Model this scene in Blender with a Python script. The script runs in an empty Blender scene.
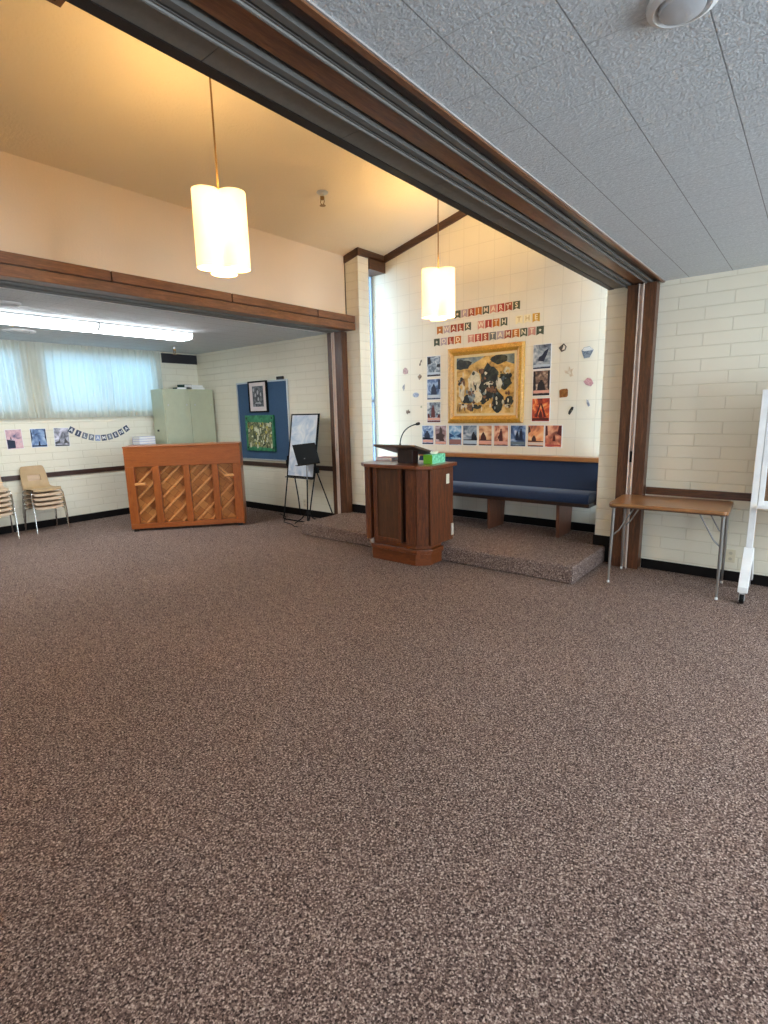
import bpy, bmesh, math, random
from math import sin, cos, pi, radians
from mathutils import Vector, Matrix
random.seed(7)
SC = bpy.context.scene
COL = SC.collection

# ------------------------------------------------------------------ helpers
def srgb(r, g, b):
    def f(c):
        c /= 255.0
        return c / 12.92 if c <= 0.04045 else ((c + 0.055) / 1.055) ** 2.4
    return (f(r), f(g), f(b), 1.0)

class NT:
    """small node-tree helper"""
    def __init__(s, name):
        s.m = bpy.data.materials.new(name); s.m.use_nodes = True
        s.t = s.m.node_tree; s.n = s.t.nodes; s.l = s.t.links
        s.b = s.n['Principled BSDF']; s.out = s.n['Material Output']
    def node(s, typ, **kw):
        n = s.n.new(typ)
        for k, v in kw.items():
            if k.startswith('i_'):
                key = k[2:]
                n.inputs[int(key) if key.isdigit() else key.replace('_', ' ')].default_value = v
            else:
                setattr(n, k, v)
        return n
    def link(s, a, b): s.l.new(a, b)
    def coord(s, scale=(1, 1, 1), rot=(0, 0, 0), kind='Object'):
        tc = s.node('ShaderNodeTexCoord'); mp = s.node('ShaderNodeMapping')
        mp.inputs['Scale'].default_value = scale; mp.inputs['Rotation'].default_value = rot
        s.link(tc.outputs[kind], mp.inputs['Vector']); return mp.outputs['Vector']
    def ramp(s, fac, stops):
        r = s.node('ShaderNodeValToRGB'); e = r.color_ramp.elements
        while len(e) < len(stops): e.new(0.5)
        for el, (p, c) in zip(e, stops): el.position = p; el.color = c
        s.link(fac, r.inputs['Fac']); return r.outputs['Color']
    def bump(s, h, strength, dist=0.01):
        b = s.node('ShaderNodeBump'); b.inputs['Strength'].default_value = strength
        b.inputs['Distance'].default_value = dist
        s.link(h, b.inputs['Height']); s.link(b.outputs['Normal'], s.b.inputs['Normal'])

def plain(name, col, rough=0.6, metal=0.0, spec=0.4, noise=0.06, nscale=12.0, coat=0.0):
    t = NT(name)
    v = t.coord()
    n = t.node('ShaderNodeTexNoise', i_Scale=nscale, i_Detail=4.0); t.link(v, n.inputs['Vector'])
    lo = tuple(c * (1 - noise) for c in col[:3]) + (1,); hi = tuple(min(1, c * (1 + noise)) for c in col[:3]) + (1,)
    t.link(t.ramp(n.outputs['Fac'], [(0.3, lo), (0.7, hi)]), t.b.inputs['Base Color'])
    t.b.inputs['Roughness'].default_value = rough; t.b.inputs['Metallic'].default_value = metal
    t.b.inputs['Specular IOR Level'].default_value = spec
    t.b.inputs['Coat Weight'].default_value = coat
    return t.m

def wood(name, dark, mid, light, scale=(1, 1, 1), rough=0.42, grain=9.0, coat=0.15, band=5.0):
    """scale: small number along the grain"""
    t = NT(name)
    v = t.coord(scale)
    n = t.node('ShaderNodeTexNoise', i_Scale=grain, i_Detail=7.0, i_Roughness=0.62, i_Distortion=0.7); t.link(v, n.inputs['Vector'])
    n2 = t.node('ShaderNodeTexNoise', i_Scale=grain * 5, i_Detail=3.0); t.link(v, n2.inputs['Vector'])
    mx = t.node('ShaderNodeMix', data_type='FLOAT'); mx.inputs[0].default_value = 0.35
    t.link(n.outputs['Fac'], mx.inputs[2]); t.link(n2.outputs['Fac'], mx.inputs[3])
    t.link(t.ramp(mx.outputs[0], [(0.3, dark), (0.5, mid), (0.7, light)]), t.b.inputs['Base Color'])
    t.b.inputs['Roughness'].default_value = rough; t.b.inputs['Coat Weight'].default_value = coat
    t.b.inputs['Coat Roughness'].default_value = 0.3
    t.bump(mx.outputs[0], 0.15, 0.004)
    return t.m

def brick(name, col, mortar, bw, bh, axis, msize=0.006, bumpy=0.5, off=0.5, rough=0.55, shift=(0, 0)):
    """painted block wall; axis 'X' = wall runs along X, 'Y' = wall runs along Y"""
    t = NT(name)
    tc = t.node('ShaderNodeTexCoord'); sp = t.node('ShaderNodeSeparateXYZ'); cb = t.node('ShaderNodeCombineXYZ')
    t.link(tc.outputs['Object'], sp.inputs[0])
    t.link(sp.outputs['X' if axis == 'X' else 'Y'], cb.inputs['X']); t.link(sp.outputs['Z'], cb.inputs['Y'])
    br = t.node('ShaderNodeTexBrick', offset=off, i_Scale=1.0)
    br.inputs['Color1'].default_value = (1, 1, 1, 1); br.inputs['Color2'].default_value = (0.93, 0.93, 0.93, 1)
    br.inputs['Mortar'].default_value = (0, 0, 0, 1); br.inputs['Mortar Size'].default_value = msize
    br.inputs['Mortar Smooth'].default_value = 0.6
    br.inputs['Brick Width'].default_value = bw; br.inputs['Row Height'].default_value = bh
    sh = t.node('ShaderNodeVectorMath', operation='ADD'); sh.inputs[1].default_value = (shift[0], shift[1], 0); t.link(cb.outputs[0], sh.inputs[0])
    t.link(sh.outputs[0], br.inputs['Vector'])
    n = t.node('ShaderNodeTexNoise', i_Scale=26.0, i_Detail=5.0); t.link(tc.outputs['Object'], n.inputs['Vector'])
    n3 = t.node('ShaderNodeTexNoise', i_Scale=2.2, i_Detail=2.0); t.link(tc.outputs['Object'], n3.inputs['Vector'])
    var = t.ramp(n3.outputs['Fac'], [(0.3, tuple(c * 0.96 for c in col[:3]) + (1,)), (0.7, col)])
    mx = t.node('ShaderNodeMix', data_type='RGBA'); t.link(br.outputs['Fac'], mx.inputs[0])
    t.link(var, mx.inputs[6]); mx.inputs[7].default_value = mortar
    t.link(mx.outputs[2], t.b.inputs['Base Color'])
    ma = t.node('ShaderNodeMath', operation='MULTIPLY'); ma.inputs[1].default_value = 0.35; t.link(n.outputs['Fac'], ma.inputs[0])
    ms = t.node('ShaderNodeMath', operation='SUBTRACT'); t.link(ma.outputs[0], ms.inputs[0]); t.link(br.outputs['Fac'], ms.inputs[1])
    t.bump(ms.outputs[0], bumpy, 0.008)
    t.b.inputs['Roughness'].default_value = rough
    return t.m

class MB:
    """collects geometry for ONE mesh object (several material slots allowed)"""
    def __init__(s): s.v = []; s.f = []; s.mi = []
    def add(s, vs, fs, m=0):
        o = len(s.v); s.v += [tuple(p) for p in vs]
        for f in fs: s.f.append(tuple(i + o for i in f)); s.mi.append(m)
        return s
    def box(s, x0, x1, y0, y1, z0, z1, m=0, M=None):
        vs = [Vector((x, y, z)) for z in (z0, z1) for y in (y0, y1) for x in (x0, x1)]
        if M is not None: vs = [M @ p for p in vs]
        return s.add(vs, [(0, 2, 3, 1), (4, 5, 7, 6), (0, 1, 5, 4), (2, 6, 7, 3), (0, 4, 6, 2), (1, 3, 7, 5)], m)
    def prism(s, poly, a, b, fn, m=0):
        """poly: list of (u,v) counter-clockwise; fn(u,v,w)->xyz"""
        n = len(poly)
        vs = [fn(u, v, a) for u, v in poly] + [fn(u, v, b) for u, v in poly]
        fs = [tuple(range(n))[::-1], tuple(range(n, 2 * n))] + [(i, (i + 1) % n, n + (i + 1) % n, n + i) for i in range(n)]
        return s.add(vs, fs, m)
    def tube(s, pts, r, seg=10, m=0, caps=True):
        pts = [Vector(p) for p in pts]; n = len(pts)
        rs = r if isinstance(r, (list, tuple)) else [r] * n
        o = len(s.v); prev = None
        for i, p in enumerate(pts):
            d = (pts[min(i + 1, n - 1)] - pts[max(i - 1, 0)]).normalized()
            if prev is None:
                u = d.orthogonal().normalized()
            else:
                u = (prev - d * prev.dot(d)).normalized()
            prev = u; w = d.cross(u)
            for k in range(seg):
                a = 2 * pi * k / seg
                s.v.append(tuple(p + (u * cos(a) + w * sin(a)) * rs[i]))
        for i in range(n - 1):
            for k in range(seg):
                k2 = (k + 1) % seg
                s.f.append((o + i * seg + k, o + i * seg + k2, o + (i + 1) * seg + k2, o + (i + 1) * seg + k)); s.mi.append(m)
        if caps:
            s.f.append(tuple(o + k for k in range(seg))[::-1]); s.mi.append(m)
            s.f.append(tuple(o + (n - 1) * seg + k for k in range(seg))); s.mi.append(m)
        return s
    def lathe(s, prof, c=(0, 0, 0), seg=24, m=0, axis='Z'):
        """prof: (radius, height) pairs"""
        o = len(s.v); n = len(prof)
        for r, h in prof:
            for k in range(seg):
                a = 2 * pi * k / seg
                p = (r * cos(a), r * sin(a), h)
                if axis == 'X': p = (p[2], p[0], p[1])
                if axis == 'Y': p = (p[1], p[2], p[0])
                s.v.append((c[0] + p[0], c[1] + p[1], c[2] + p[2]))
        for i in range(n - 1):
            for k in range(seg):
                k2 = (k + 1) % seg
                s.f.append((o + i * seg + k, o + i * seg + k2, o + (i + 1) * seg + k2, o + (i + 1) * seg + k)); s.mi.append(m)
        s.f.append(tuple(o + k for k in range(seg))[::-1]); s.mi.append(m)
        s.f.append(tuple(o + (n - 1) * seg + k for k in range(seg))); s.mi.append(m)
        return s
    def build(s, name, mats, parent=None, bevel=0.0, smooth=False, loc=(0, 0, 0), kind=None, label=None):
        me = bpy.data.meshes.new(name); me.from_pydata(s.v, [], s.f)
        for mt in (mats if isinstance(mats, (list, tuple)) else [mats]): me.materials.append(mt)
        for p, i in zip(me.polygons, s.mi): p.material_index = i
        bm = bmesh.new(); bm.from_mesh(me); bmesh.ops.recalc_face_normals(bm, faces=bm.faces); bm.to_mesh(me); bm.free()
        if smooth:
            for p in me.polygons: p.use_smooth = True
            me.set_sharp_from_angle(angle=radians(38))
        o = bpy.data.objects.new(name, me); COL.objects.link(o); o.location = loc
        if parent: o.parent = parent
        if bevel > 0:
            b = o.modifiers.new('bevel', 'BEVEL'); b.width = bevel; b.segments = 2; b.limit_method = 'ANGLE'; b.angle_limit = radians(40)
        if kind: o['kind'] = kind
        if label: o['label'] = label
        return o

def tag(o, label, cat, group=None):
    o['label'] = label; o['category'] = cat
    if group: o['group'] = group
    return o
def thing(name, label, cat, loc=(0, 0, 0), rz=0.0, group=None):
    o = bpy.data.objects.new(name, None); COL.objects.link(o); o.empty_display_size = 0.1
    o.location = loc; o.rotation_euler = (0, 0, rz)
    return tag(o, label, cat, group)
def kids(o): return [c for c in bpy.data.objects if c.parent == o]
def copy_tree(o, parent=None):
    c = o.copy(); COL.objects.link(c)
    if parent: c.parent = parent
    for ch in kids(o): copy_tree(ch, c)
    return c
def struct(mb, name, mats, parent=None, **kw):
    return mb.build(name, mats, parent, kind=None if parent else 'structure', **kw)

# ------------------------------------------------------------------ materials
# carpet: mottled brown-grey loop pile
def carpet_mat():
    t = NT('carpet_pile'); v = t.coord()
    a = t.node('ShaderNodeTexNoise', i_Scale=120.0, i_Detail=4.0, i_Roughness=0.7); t.link(v, a.inputs['Vector'])
    b = t.node('ShaderNodeTexVoronoi', i_Scale=210.0); t.link(v, b.inputs['Vector'])
    c = t.node('ShaderNodeTexNoise', i_Scale=0.9, i_Detail=3.0); t.link(v, c.inputs['Vector'])
    bw = t.node('ShaderNodeRGBToBW'); t.link(b.outputs['Color'], bw.inputs[0])
    mx = t.node('ShaderNodeMix', data_type='FLOAT'); mx.inputs[0].default_value = 0.33
    t.link(a.outputs['Fac'], mx.inputs[2]); t.link(bw.outputs[0], mx.inputs[3])
    col = t.ramp(mx.outputs[0], [(0.33, srgb(36, 27, 25)), (0.44, srgb(88, 71, 65)), (0.55, srgb(134, 112, 103)), (0.69, srgb(212, 192, 178))])
    wear = t.ramp(c.outputs['Fac'], [(0.3, (0.9, 0.9, 0.9, 1)), (0.7, (1.05, 1.03, 1.02, 1))])
    mu = t.node('ShaderNodeMix', data_type='RGBA', blend_type='MULTIPLY'); mu.inputs[0].default_value = 1.0
    t.link(col, mu.inputs[6]); t.link(wear, mu.inputs[7]); t.link(mu.outputs[2], t.b.inputs['Base Color'])
    t.b.inputs['Roughness'].default_value = 0.95; t.b.inputs['Specular IOR Level'].default_value = 0.1
    t.bump(mx.outputs[0], 0.6, 0.006)
    return t.m
CARPET = carpet_mat()
CREAM = srgb(238, 231, 210); MORT = srgb(226, 218, 195)
BRX = brick('cream_slump_block_x', CREAM, MORT, 0.405, 0.1045, 'X')
BRY = brick('cream_slump_block_y', CREAM, MORT, 0.405, 0.1045, 'Y')
BLK = brick('cream_square_block', srgb(240, 232, 212), srgb(226, 218, 198), 0.2, 0.2, 'X', 0.005, 0.2, off=0.0, shift=(0.02, 0.02))
PLASTER = None
def plaster_mat(name, c, bs=0.35, sc=60):
    t = NT(name); v = t.coord()
    n = t.node('ShaderNodeTexNoise', i_Scale=float(sc), i_Detail=5.0); t.link(v, n.inputs['Vector'])
    n2 = t.node('ShaderNodeTexNoise', i_Scale=1.3); t.link(v, n2.inputs['Vector'])
    t.link(t.ramp(n2.outputs['Fac'], [(0.3, tuple(x * 0.96 for x in c[:3]) + (1,)), (0.7, c)]), t.b.inputs['Base Color'])
    t.b.inputs['Roughness'].default_value = 0.8; t.bump(n.outputs['Fac'], bs, 0.01); return t.m
PLASTER = plaster_mat('cream_plaster', srgb(236, 216, 190), 0.2)
STUCCO = plaster_mat('warm_sprayed_ceiling', srgb(238, 220, 190), 0.5, 45)
def tile_mat():
    t = NT('acoustic_ceiling_tile')
    tc = t.node('ShaderNodeTexCoord'); mp = t.node('ShaderNodeMapping')
    mp.inputs['Location'].default_value = (0.0305, 0.06, 0); mp.inputs['Rotation'].default_value = (0, 0, 0)
    t.link(tc.outputs['Object'], mp.inputs['Vector'])
    facs = []
    for bw, bh in ((0.305, 60.0), (60.0, 0.305)):
        br = t.node('ShaderNodeTexBrick', offset=0.0, i_Scale=1.0)
        br.inputs['Brick Width'].default_value = bw; br.inputs['Row Height'].default_value = bh
        br.inputs['Mortar Size'].default_value = 0.0024; br.inputs['Mortar Smooth'].default_value = 0.2
        ofs = t.node('ShaderNodeVectorMath', operation='ADD'); ofs.inputs[1].default_value = (30.195, 30.195, 0) if bw < 1 else (30.195, 30.195, 0)
        t.link(mp.outputs[0], ofs.inputs[0]); t.link(ofs.outputs[0], br.inputs['Vector']); facs.append(br.outputs['Fac'])
    wk = t.node('ShaderNodeMath', operation='MULTIPLY'); wk.inputs[1].default_value = 0.4; t.link(facs[1], wk.inputs[0])
    seam = t.node('ShaderNodeMath', operation='MAXIMUM'); t.link(facs[0], seam.inputs[0]); t.link(wk.outputs[0], seam.inputs[1])
    n = t.node('ShaderNodeTexNoise', i_Scale=62.0, i_Detail=4.0, i_Roughness=0.6, i_Distortion=0.35); t.link(tc.outputs['Object'], n.inputs['Vector'])
    n2 = t.node('ShaderNodeTexNoise', i_Scale=130.0, i_Detail=2.0); t.link(tc.outputs['Object'], n2.inputs['Vector'])
    base = t.ramp(n.outputs['Fac'], [(0.36, srgb(200, 206, 209)), (0.55, srgb(210, 216, 219)), (0.68, srgb(224, 229, 231))])
    mx = t.node('ShaderNodeMix', data_type='RGBA'); t.link(seam.outputs[0], mx.inputs[0]); t.link(base, mx.inputs[6]); mx.inputs[7].default_value = srgb(140, 143, 144)
    t.link(mx.outputs[2], t.b.inputs['Base Color'])
    ad = t.node('ShaderNodeMath', operation='ADD'); t.link(n.outputs['Fac'], ad.inputs[0]); t.link(n2.outputs['Fac'], ad.inputs[1])
    ms = t.node('ShaderNodeMath', operation='SUBTRACT'); t.link(ad.outputs[0], ms.inputs[0]); t.link(seam.outputs[0], ms.inputs[1])
    t.bump(ms.outputs[0], 0.38, 0.01); t.b.inputs['Roughness'].default_value = 0.85
    return t.m
TILE = tile_mat()
DK, MD, LT = srgb(46, 24, 12), srgb(86, 50, 27), srgb(120, 76, 45)
WOOD_Z = wood('walnut_trim_upright', DK, MD, LT, (5, 5, 0.5))
WOOD_Y = wood('walnut_trim_along', srgb(84, 50, 30), srgb(120, 76, 46), srgb(150, 102, 66), (5, 0.5, 5))
DARK_Y = wood('dark_walnut_along', srgb(30, 16, 10), srgb(52, 30, 19), srgb(72, 44, 28), (5, 0.5, 5))
WOOD_X = wood('walnut_trim_across', DK, MD, LT, (0.5, 5, 5))
DTRIM_X = wood('dark_brown_trim_across', srgb(50, 30, 18), srgb(82, 52, 32), srgb(104, 70, 44), (0.5, 5, 5), 0.5)
DTRIM_Y = wood('dark_brown_trim_along', srgb(50, 30, 18), srgb(82, 52, 32), srgb(104, 70, 44), (5, 0.5, 5), 0.5)
RUBBER = plain('black_rubber_base', srgb(22, 18, 17), 0.75, spec=.15)
BLACK = plain('black_metal', srgb(16, 16, 17), 0.65, spec=.2)
BLACKP = plain('black_plastic', srgb(30, 30, 31), 0.5)
TRACK = plain('grey_aluminium_track', srgb(118, 114, 108), 0.6, 0.35)
CHANNEL = plain('pale_aluminium_channel', srgb(226, 206, 190), 0.4, 0.0)
ALU = plain('brushed_aluminium', srgb(200, 202, 203), 0.35, 0.6)
CHROME = plain('chrome', srgb(210, 210, 208), 0.18, 1.0)
WHITE = plain('white_paint', srgb(236, 236, 234), 0.45)
WPAPER = plain('white_paper', srgb(240, 239, 236), 0.8, noise=0.03)
GREYPANEL = plain('grey_soffit_tile', srgb(128, 122, 112), 0.8, nscale=50)
def glass_mat():
    t = NT('window_glass'); t.n.remove(t.b)
    tr = t.node('ShaderNodeBsdfTransparent'); tr.inputs[0].default_value = (0.95, 0.97, 0.98, 1)
    gl = t.node('ShaderNodeBsdfGlossy'); gl.inputs['Roughness'].default_value = 0.03
    fr = t.node('ShaderNodeFresnel', i_IOR=1.45); mx = t.node('ShaderNodeMixShader')
    t.link(fr.outputs[0], mx.inputs[0]); t.link(tr.outputs[0], mx.inputs[1]); t.link(gl.outputs[0], mx.inputs[2])
    t.link(mx.outputs[0], t.out.inputs[0]); return t.m
GLASS = glass_mat()
def cloth_mat(name, c, trans):
    t = NT(name); t.n.remove(t.b); v = t.coord()
    n = t.node('ShaderNodeTexNoise', i_Scale=300.0); t.link(v, n.inputs['Vector'])
    col = t.ramp(n.outputs['Fac'], [(0.3, tuple(x * 0.93 for x in c[:3]) + (1,)), (0.7, c)])
    d = t.node('ShaderNodeBsdfDiffuse'); tl = t.node('ShaderNodeBsdfTranslucent'); mx = t.node('ShaderNodeMixShader')
    t.link(col, d.inputs[0]); t.link(col, tl.inputs[0]); mx.inputs[0].default_value = trans
    t.link(d.outputs[0], mx.inputs[1]); t.link(tl.outputs[0], mx.inputs[2]); t.link(mx.outputs[0], t.out.inputs[0]); return t.m
SHEER = cloth_mat('sheer_white_curtain', srgb(236, 236, 226), 0.5)
def emit(name, col, strength, base=(0.9, 0.9, 0.9, 1)):
    t = NT(name); v = t.coord()
    n = t.node('ShaderNodeTexNoise', i_Scale=3.0); t.link(v, n.inputs['Vector'])
    t.link(t.ramp(n.outputs['Fac'], [(0.2, tuple(c * 0.97 for c in col[:3]) + (1,)), (0.8, col)]), t.b.inputs['Emission Color'])
    t.b.inputs['Emission Strength'].default_value = strength; t.b.inputs['Base Color'].default_value = base
    return t.m

# ------------------------------------------------------------------ the setting
H = 2.55                     # flat ceilings
YF, YR = 5.25, 5.77          # front walls of the side rooms / back of the recess
XW = -8.4                    # curtain wall
XB = -3.2                    # rear wall (y)
RIDGE = -3.13
def roofz(x): return 3.45 + 0.24 * (x + 4.85) if x < RIDGE else 3.45 + 0.24 * (2 * RIDGE + 4.85 - x)

struct(MB().box(-8.6, 3.7, -3.4, 6.0, -0.06, 0), 'floor', CARPET)
# carpeted platform
struct(MB().box(-4.93, -1.49, 4.365, 5.249, 0, 0.16).box(-4.629, -1.601, 5.249, 5.77, 0, 0.16), 'floor_platform', CARPET, bevel=0.018)

# curtain wall with two high windows
W = [(0.95, 2.62, 1.63, 2.46), (2.87, 4.5, 1.63, 2.46)]
wl = MB()
def wall_y(mb, x0, x1, ya, yb, z0, z1, holes, m=0):
    """wall running along Y with rectangular holes (y0,y1,z0,z1)"""
    y = ya
    for h in sorted(holes):
        mb.box(x0, x1, y, h[0], z0, z1, m); mb.box(x0, x1, h[0], h[1], z0, h[2], m); mb.box(x0, x1, h[0], h[1], h[3], z1, m); y = h[1]
    mb.box(x0, x1, y, yb, z0, z1, m); return mb
def wall_x(mb, y0, y1, xa, xb, z0, z1, holes, m=0):
    x = xa
    for h in sorted(holes):
        mb.box(x, h[0], y0, y1, z0, z1, m); mb.box(h[0], h[1], y0, y1, z0, h[2], m); mb.box(h[0], h[1], y0, y1, h[3], z1, m); x = h[1]
    mb.box(x, xb, y0, y1, z0, z1, m); return mb
struct(wall_y(wl, XW - 0.18, XW, XB, YF + 0.2, 0, H + 0.1, W), 'wall_left', BRY)
# front wall of left room and of right room, one object each
struct(MB().box(XW, -4.85, YF, YF + 0.2, 0, H + 0.1), 'wall_front_left', BRX)
struct(MB().box(-1.6, -1.4, YF, YF + 0.2, 0, 3.6).box(-1.4, 3.7, YF, YF + 0.2, 0, H + 0.1), 'wall_front_right', BRX)
# pilasters beside the recess
struct(MB().box(-4.85, -4.63, YF, YF + 0.2, 0, 3.49), 'wall_pilaster', BRX)
# recess side walls: sill below and header above the slit windows
struct(MB().box(-4.95, -4.63, YF + 0.2, YR, 0, 0.45).box(-4.95, -4.63, YF + 0.2, YR, 3.31, 3.5), 'wall_recess_left', BRY)
struct(MB().box(-1.6, -1.28, YF + 0.2, YR, 0, 0.45).box(-1.6, -1.28, YF + 0.2, YR, 3.31, 3.5), 'wall_recess_right', BRY)
# recess back wall
fw = MB()
fw.prism([(-5.0, 0), (-1.2, 0), (-1.2, roofz(-1.2) + .03), (RIDGE, roofz(RIDGE) + .03), (-5.0, roofz(-5.0) + .03)], YR, YR + 0.15, lambda u, v, w: (u, w, v))
struct(fw, 'wall_front', BLK)
# upper walls of the centre room
struct(MB().box(-5.0, -4.85, XB, YF, H + 0.02, 3.47), 'wall_upper_left', PLASTER)
struct(MB().box(-1.41, -1.26, XB, YF, H + 0.02, 3.47), 'wall_upper_right', PLASTER)
# ceilings
cl = MB()
for xa, xb in ((-5.0, RIDGE), (RIDGE, -1.26)):
    cl.prism([(xa, roofz(xa)), (xb, roofz(xb)), (xb, roofz(xb) + 0.1), (xa, roofz(xa) + 0.1)], XB, YR + 0.15, lambda u, v, w: (u, w, v))
struct(cl, 'ceiling_center', STUCCO)
struct(MB().box(-1.125, 3.7, XB, YF, H, H + 0.08), 'ceiling_right', TILE)
struct(MB().box(XW, -5.135, XB, YF, H, H + 0.08), 'ceiling_left', TILE)
# rear and right walls (behind the viewer) with daylight windows
RW = [(-1.1, 0.3, 0.9, 2.25), (1.3, 2.7, 0.9, 2.25)]
RR = [(-2.4, -0.6, 0.9, 2.25), (0.2, 2.0, 0.9, 2.25), (2.7, 4.3, 0.9, 2.25)]
struct(wall_x(MB(), XB - 0.18, XB, -8.6, 3.7, 0, 3.95, RW), 'wall_rear', BRX)
struct(wall_y(MB(), 3.5, 3.68, XB, YF, 0, H + 0.1, RR), 'wall_right', BRY)
n_win = [0]
def window(ax, c, a0, a1, z0, z1, mull=1, frame=ALU, horiz=None):
    n_win[0] += 1
    def bx(mb, u0, u1, d0, d1, za, zb):
        if ax == 'Y': mb.box(c + d0, c + d1, u0, u1, za, zb)
        else: mb.box(u0, u1, c + d0, c + d1, za, zb)
    f = MB(); w = 0.028
    bx(f, a0, a0 + w, -.025, .025, z0, z1); bx(f, a1 - w, a1, -.025, .025, z0, z1)
    bx(f, a0 + w, a1 - w, -.025, .025, z0, z0 + w); bx(f, a0 + w, a1 - w, -.025, .025, z1 - w, z1)
    r = struct(f, 'window_%d' % n_win[0], frame)
    g = MB(); bx(g, a0 + w, a1 - w, -.003, .003, z0 + w, z1 - w); g.build('glass_pane', GLASS, r)
    m = MB()
    if horiz is not None: bx(m, a0 + w, a1 - w, -.018, .018, horiz - .02, horiz + .02)
    else:
        for k in range(mull):
            u = a0 + (a1 - a0) * (k + 1) / (mull + 1); bx(m, u - .015, u + .015, -.018, .018, z0 + w, z1 - w)
    m.build('mullion', frame, r)
for h in W: window('Y', XW - 0.12, *h)
for h in RW: window('X', XB - 0.1, *h)
for h in RR: window('Y', 3.6, *h)
BLUEGREY = plain('grey_blue_window_frame', srgb(150, 165, 182), 0.4, 0.2)
window('Y', -4.86, YF + 0.2, YR, 0.45, 3.31, frame=BLUEGREY, horiz=1.66)
window('Y', -1.37, YF + 0.2, YR, 0.45, 3.31, frame=BLUEGREY, horiz=1.66)

# ---- folding-partition headers with their tracks
BEAD = plain('dusty_beige_bead', srgb(176, 168, 162), .6)
BLACKSTRIP = plain('dark_stained_edge', srgb(38, 27, 21), 0.5)
def right_header():
    y0, y1 = XB, YF
    r = struct(MB().box(-1.575, -1.13, y0, y1, H + 0.015, H + 0.26), 'trim_1', DARK_Y)
    MB().box(-1.59, -1.545, y0, y1, H - 0.004, H + 0.26).build('edge_board', BLACKSTRIP, r)
    p = MB()
    y = y0
    while y < y1 - 0.01:
        e = min(y + 0.61, y1); p.box(-1.545, -1.452, y + .0015, e - .0015, H, H + 0.015); y = e
    p.build('soffit_panel', GREYPANEL, r)
    for xa in (-1.436, -1.262):
        t = MB(); t.box(xa, xa + .024, y0, y1, H - .012, H + .02).box(xa + .034, xa + .057, y0, y1, H - .012, H + .02)
        t.tube([(xa + .012, y0, H - .014), (xa + .012, y1, H - .014)], .006, 8)
        o = t.build('track', TRACK, r)
        MB().box(xa + .024, xa + .034, y0, y1, H + .004, H + .02).build('track_slot', BLACK, o)
    MB().box(-1.358, -1.272, y0, y1, H - .002, H + .018).build('center_board', WOOD_Y, r)
    MB().box(-1.198, -1.152, y0, y1, H + .004, H + .018).build('inner_board', DARK_Y, r)
    MB().box(-1.152, -1.13, y0, y1, H - .012, H + .018).build('casing_strip', WOOD_Y, r)
    MB().box(-1.13, -1.124, y0, y1, H - .006, H + .018).build('pale_bead', BEAD, r)
right_header()
def left_header():
    y0, y1 = XB, YF
    r = struct(MB().box(-5.13, -4.85, y0, y1, H + 0.0, H + 0.02).box(-4.85, -4.715, y0, y1, H + .0, H + .155), 'trim_2', DARK_Y)
    MB().box(-4.735, -4.70, y0, y1, H - 0.01, H + 0.072).build('lower_board', WOOD_Y, r, bevel=.004)
    MB().box(-4.85, -4.735, y0, y1, H - 0.008, H + 0.0).build('underside_board', WOOD_Y, r)
    cuts = [y0, -1.4, -.2, 1.0, 2.213, 3.401, 4.594, y1]
    for a, b in zip(cuts, cuts[1:]):
        MB().box(-4.73, -4.695, a + .006, b - .006, H + 0.08, H + 0.162).build('upper_board', WOOD_Y, r, bevel=.004)
    for xa in (-4.94, -5.06):
        o = MB().box(xa, xa + .02, y0, y1, H - .018, H).box(xa + .03, xa + .05, y0, y1, H - .018, H).build('track', TRACK, r)
    MB().box(-5.145, -5.13, y0, y1, H - .012, H + .02).build('white_bead', WHITE, r)
left_header()
# ---- door-jamb posts of the folding partitions
def jamb(n, x0, x1, ch):
    r = struct(MB().box(x0, ch - .022, 5.14, YF, 0, H - .013).box(ch + .022, x1, 5.14, YF, 0, H - .013).box(ch - .022, ch + .022, 5.19, YF, 0, H - .013), 'trim_%d' % n, WOOD_Z, bevel=.004)
    c = MB().box(ch - .021, ch - .013, 5.125, 5.19, .0, H - .013).box(ch + .013, ch + .021, 5.125, 5.19, .0, H - .013).box(ch - .013, ch + .013, 5.165, 5.19, .0, H - .013)
    o = c.build('strike_channel', CHANNEL, r)
    MB().box(ch - .012, ch + .012, 5.145, 5.165, 1.0, 1.1).build('latch_plate', BLACK, o)
jamb(3, -1.40, -1.165, -1.283)
jamb(4, -5.11, -4.855, -5.0)
# ---- rails, baseboards and the brown gable trim
struct(MB().box(-1.16, 3.5, YF - .022, YF, .705, .772), 'trim_5', WOOD_X, bevel=.004)
struct(MB().box(XW, -5.112, YF - .022, YF, .705, .772), 'trim_6', wood('dark_rail_x', srgb(40, 24, 18), srgb(62, 38, 28), srgb(84, 54, 40), (.5, 5, 5)), bevel=.004)
struct(MB().box(XW, XW + .022, XB, YF - .022, .705, .772), 'trim_7', wood('dark_rail_y', srgb(40, 24, 18), srgb(62, 38, 28), srgb(84, 54, 40), (5, .5, 5)), bevel=.004)
struct(MB().box(-1.16, 3.5, YF - .012, YF, 0, .088), 'baseboard_right', RUBBER)
struct(MB().box(XW, -5.112, YF - .012, YF, 0, .1), 'baseboard_front_left', RUBBER)
struct(MB().box(XW, XW + .012, XB, YF - .012, 0, .1), 'baseboard_left', RUBBER)
struct(MB().box(-4.852, -4.618, YF - .012, YF, .16, .27).box(-4.63, -4.618, YF, YR, .16, .27).box(-4.618, -1.612, YR - .012, YR, .16, .25)
       .box(-1.612, -1.6, YF, YR - .012, .16, .25).box(-1.612, -1.402, YF - .012, YF, .0, .26), 'baseboard_recess', RUBBER)
g = MB()
h = .085
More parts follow.
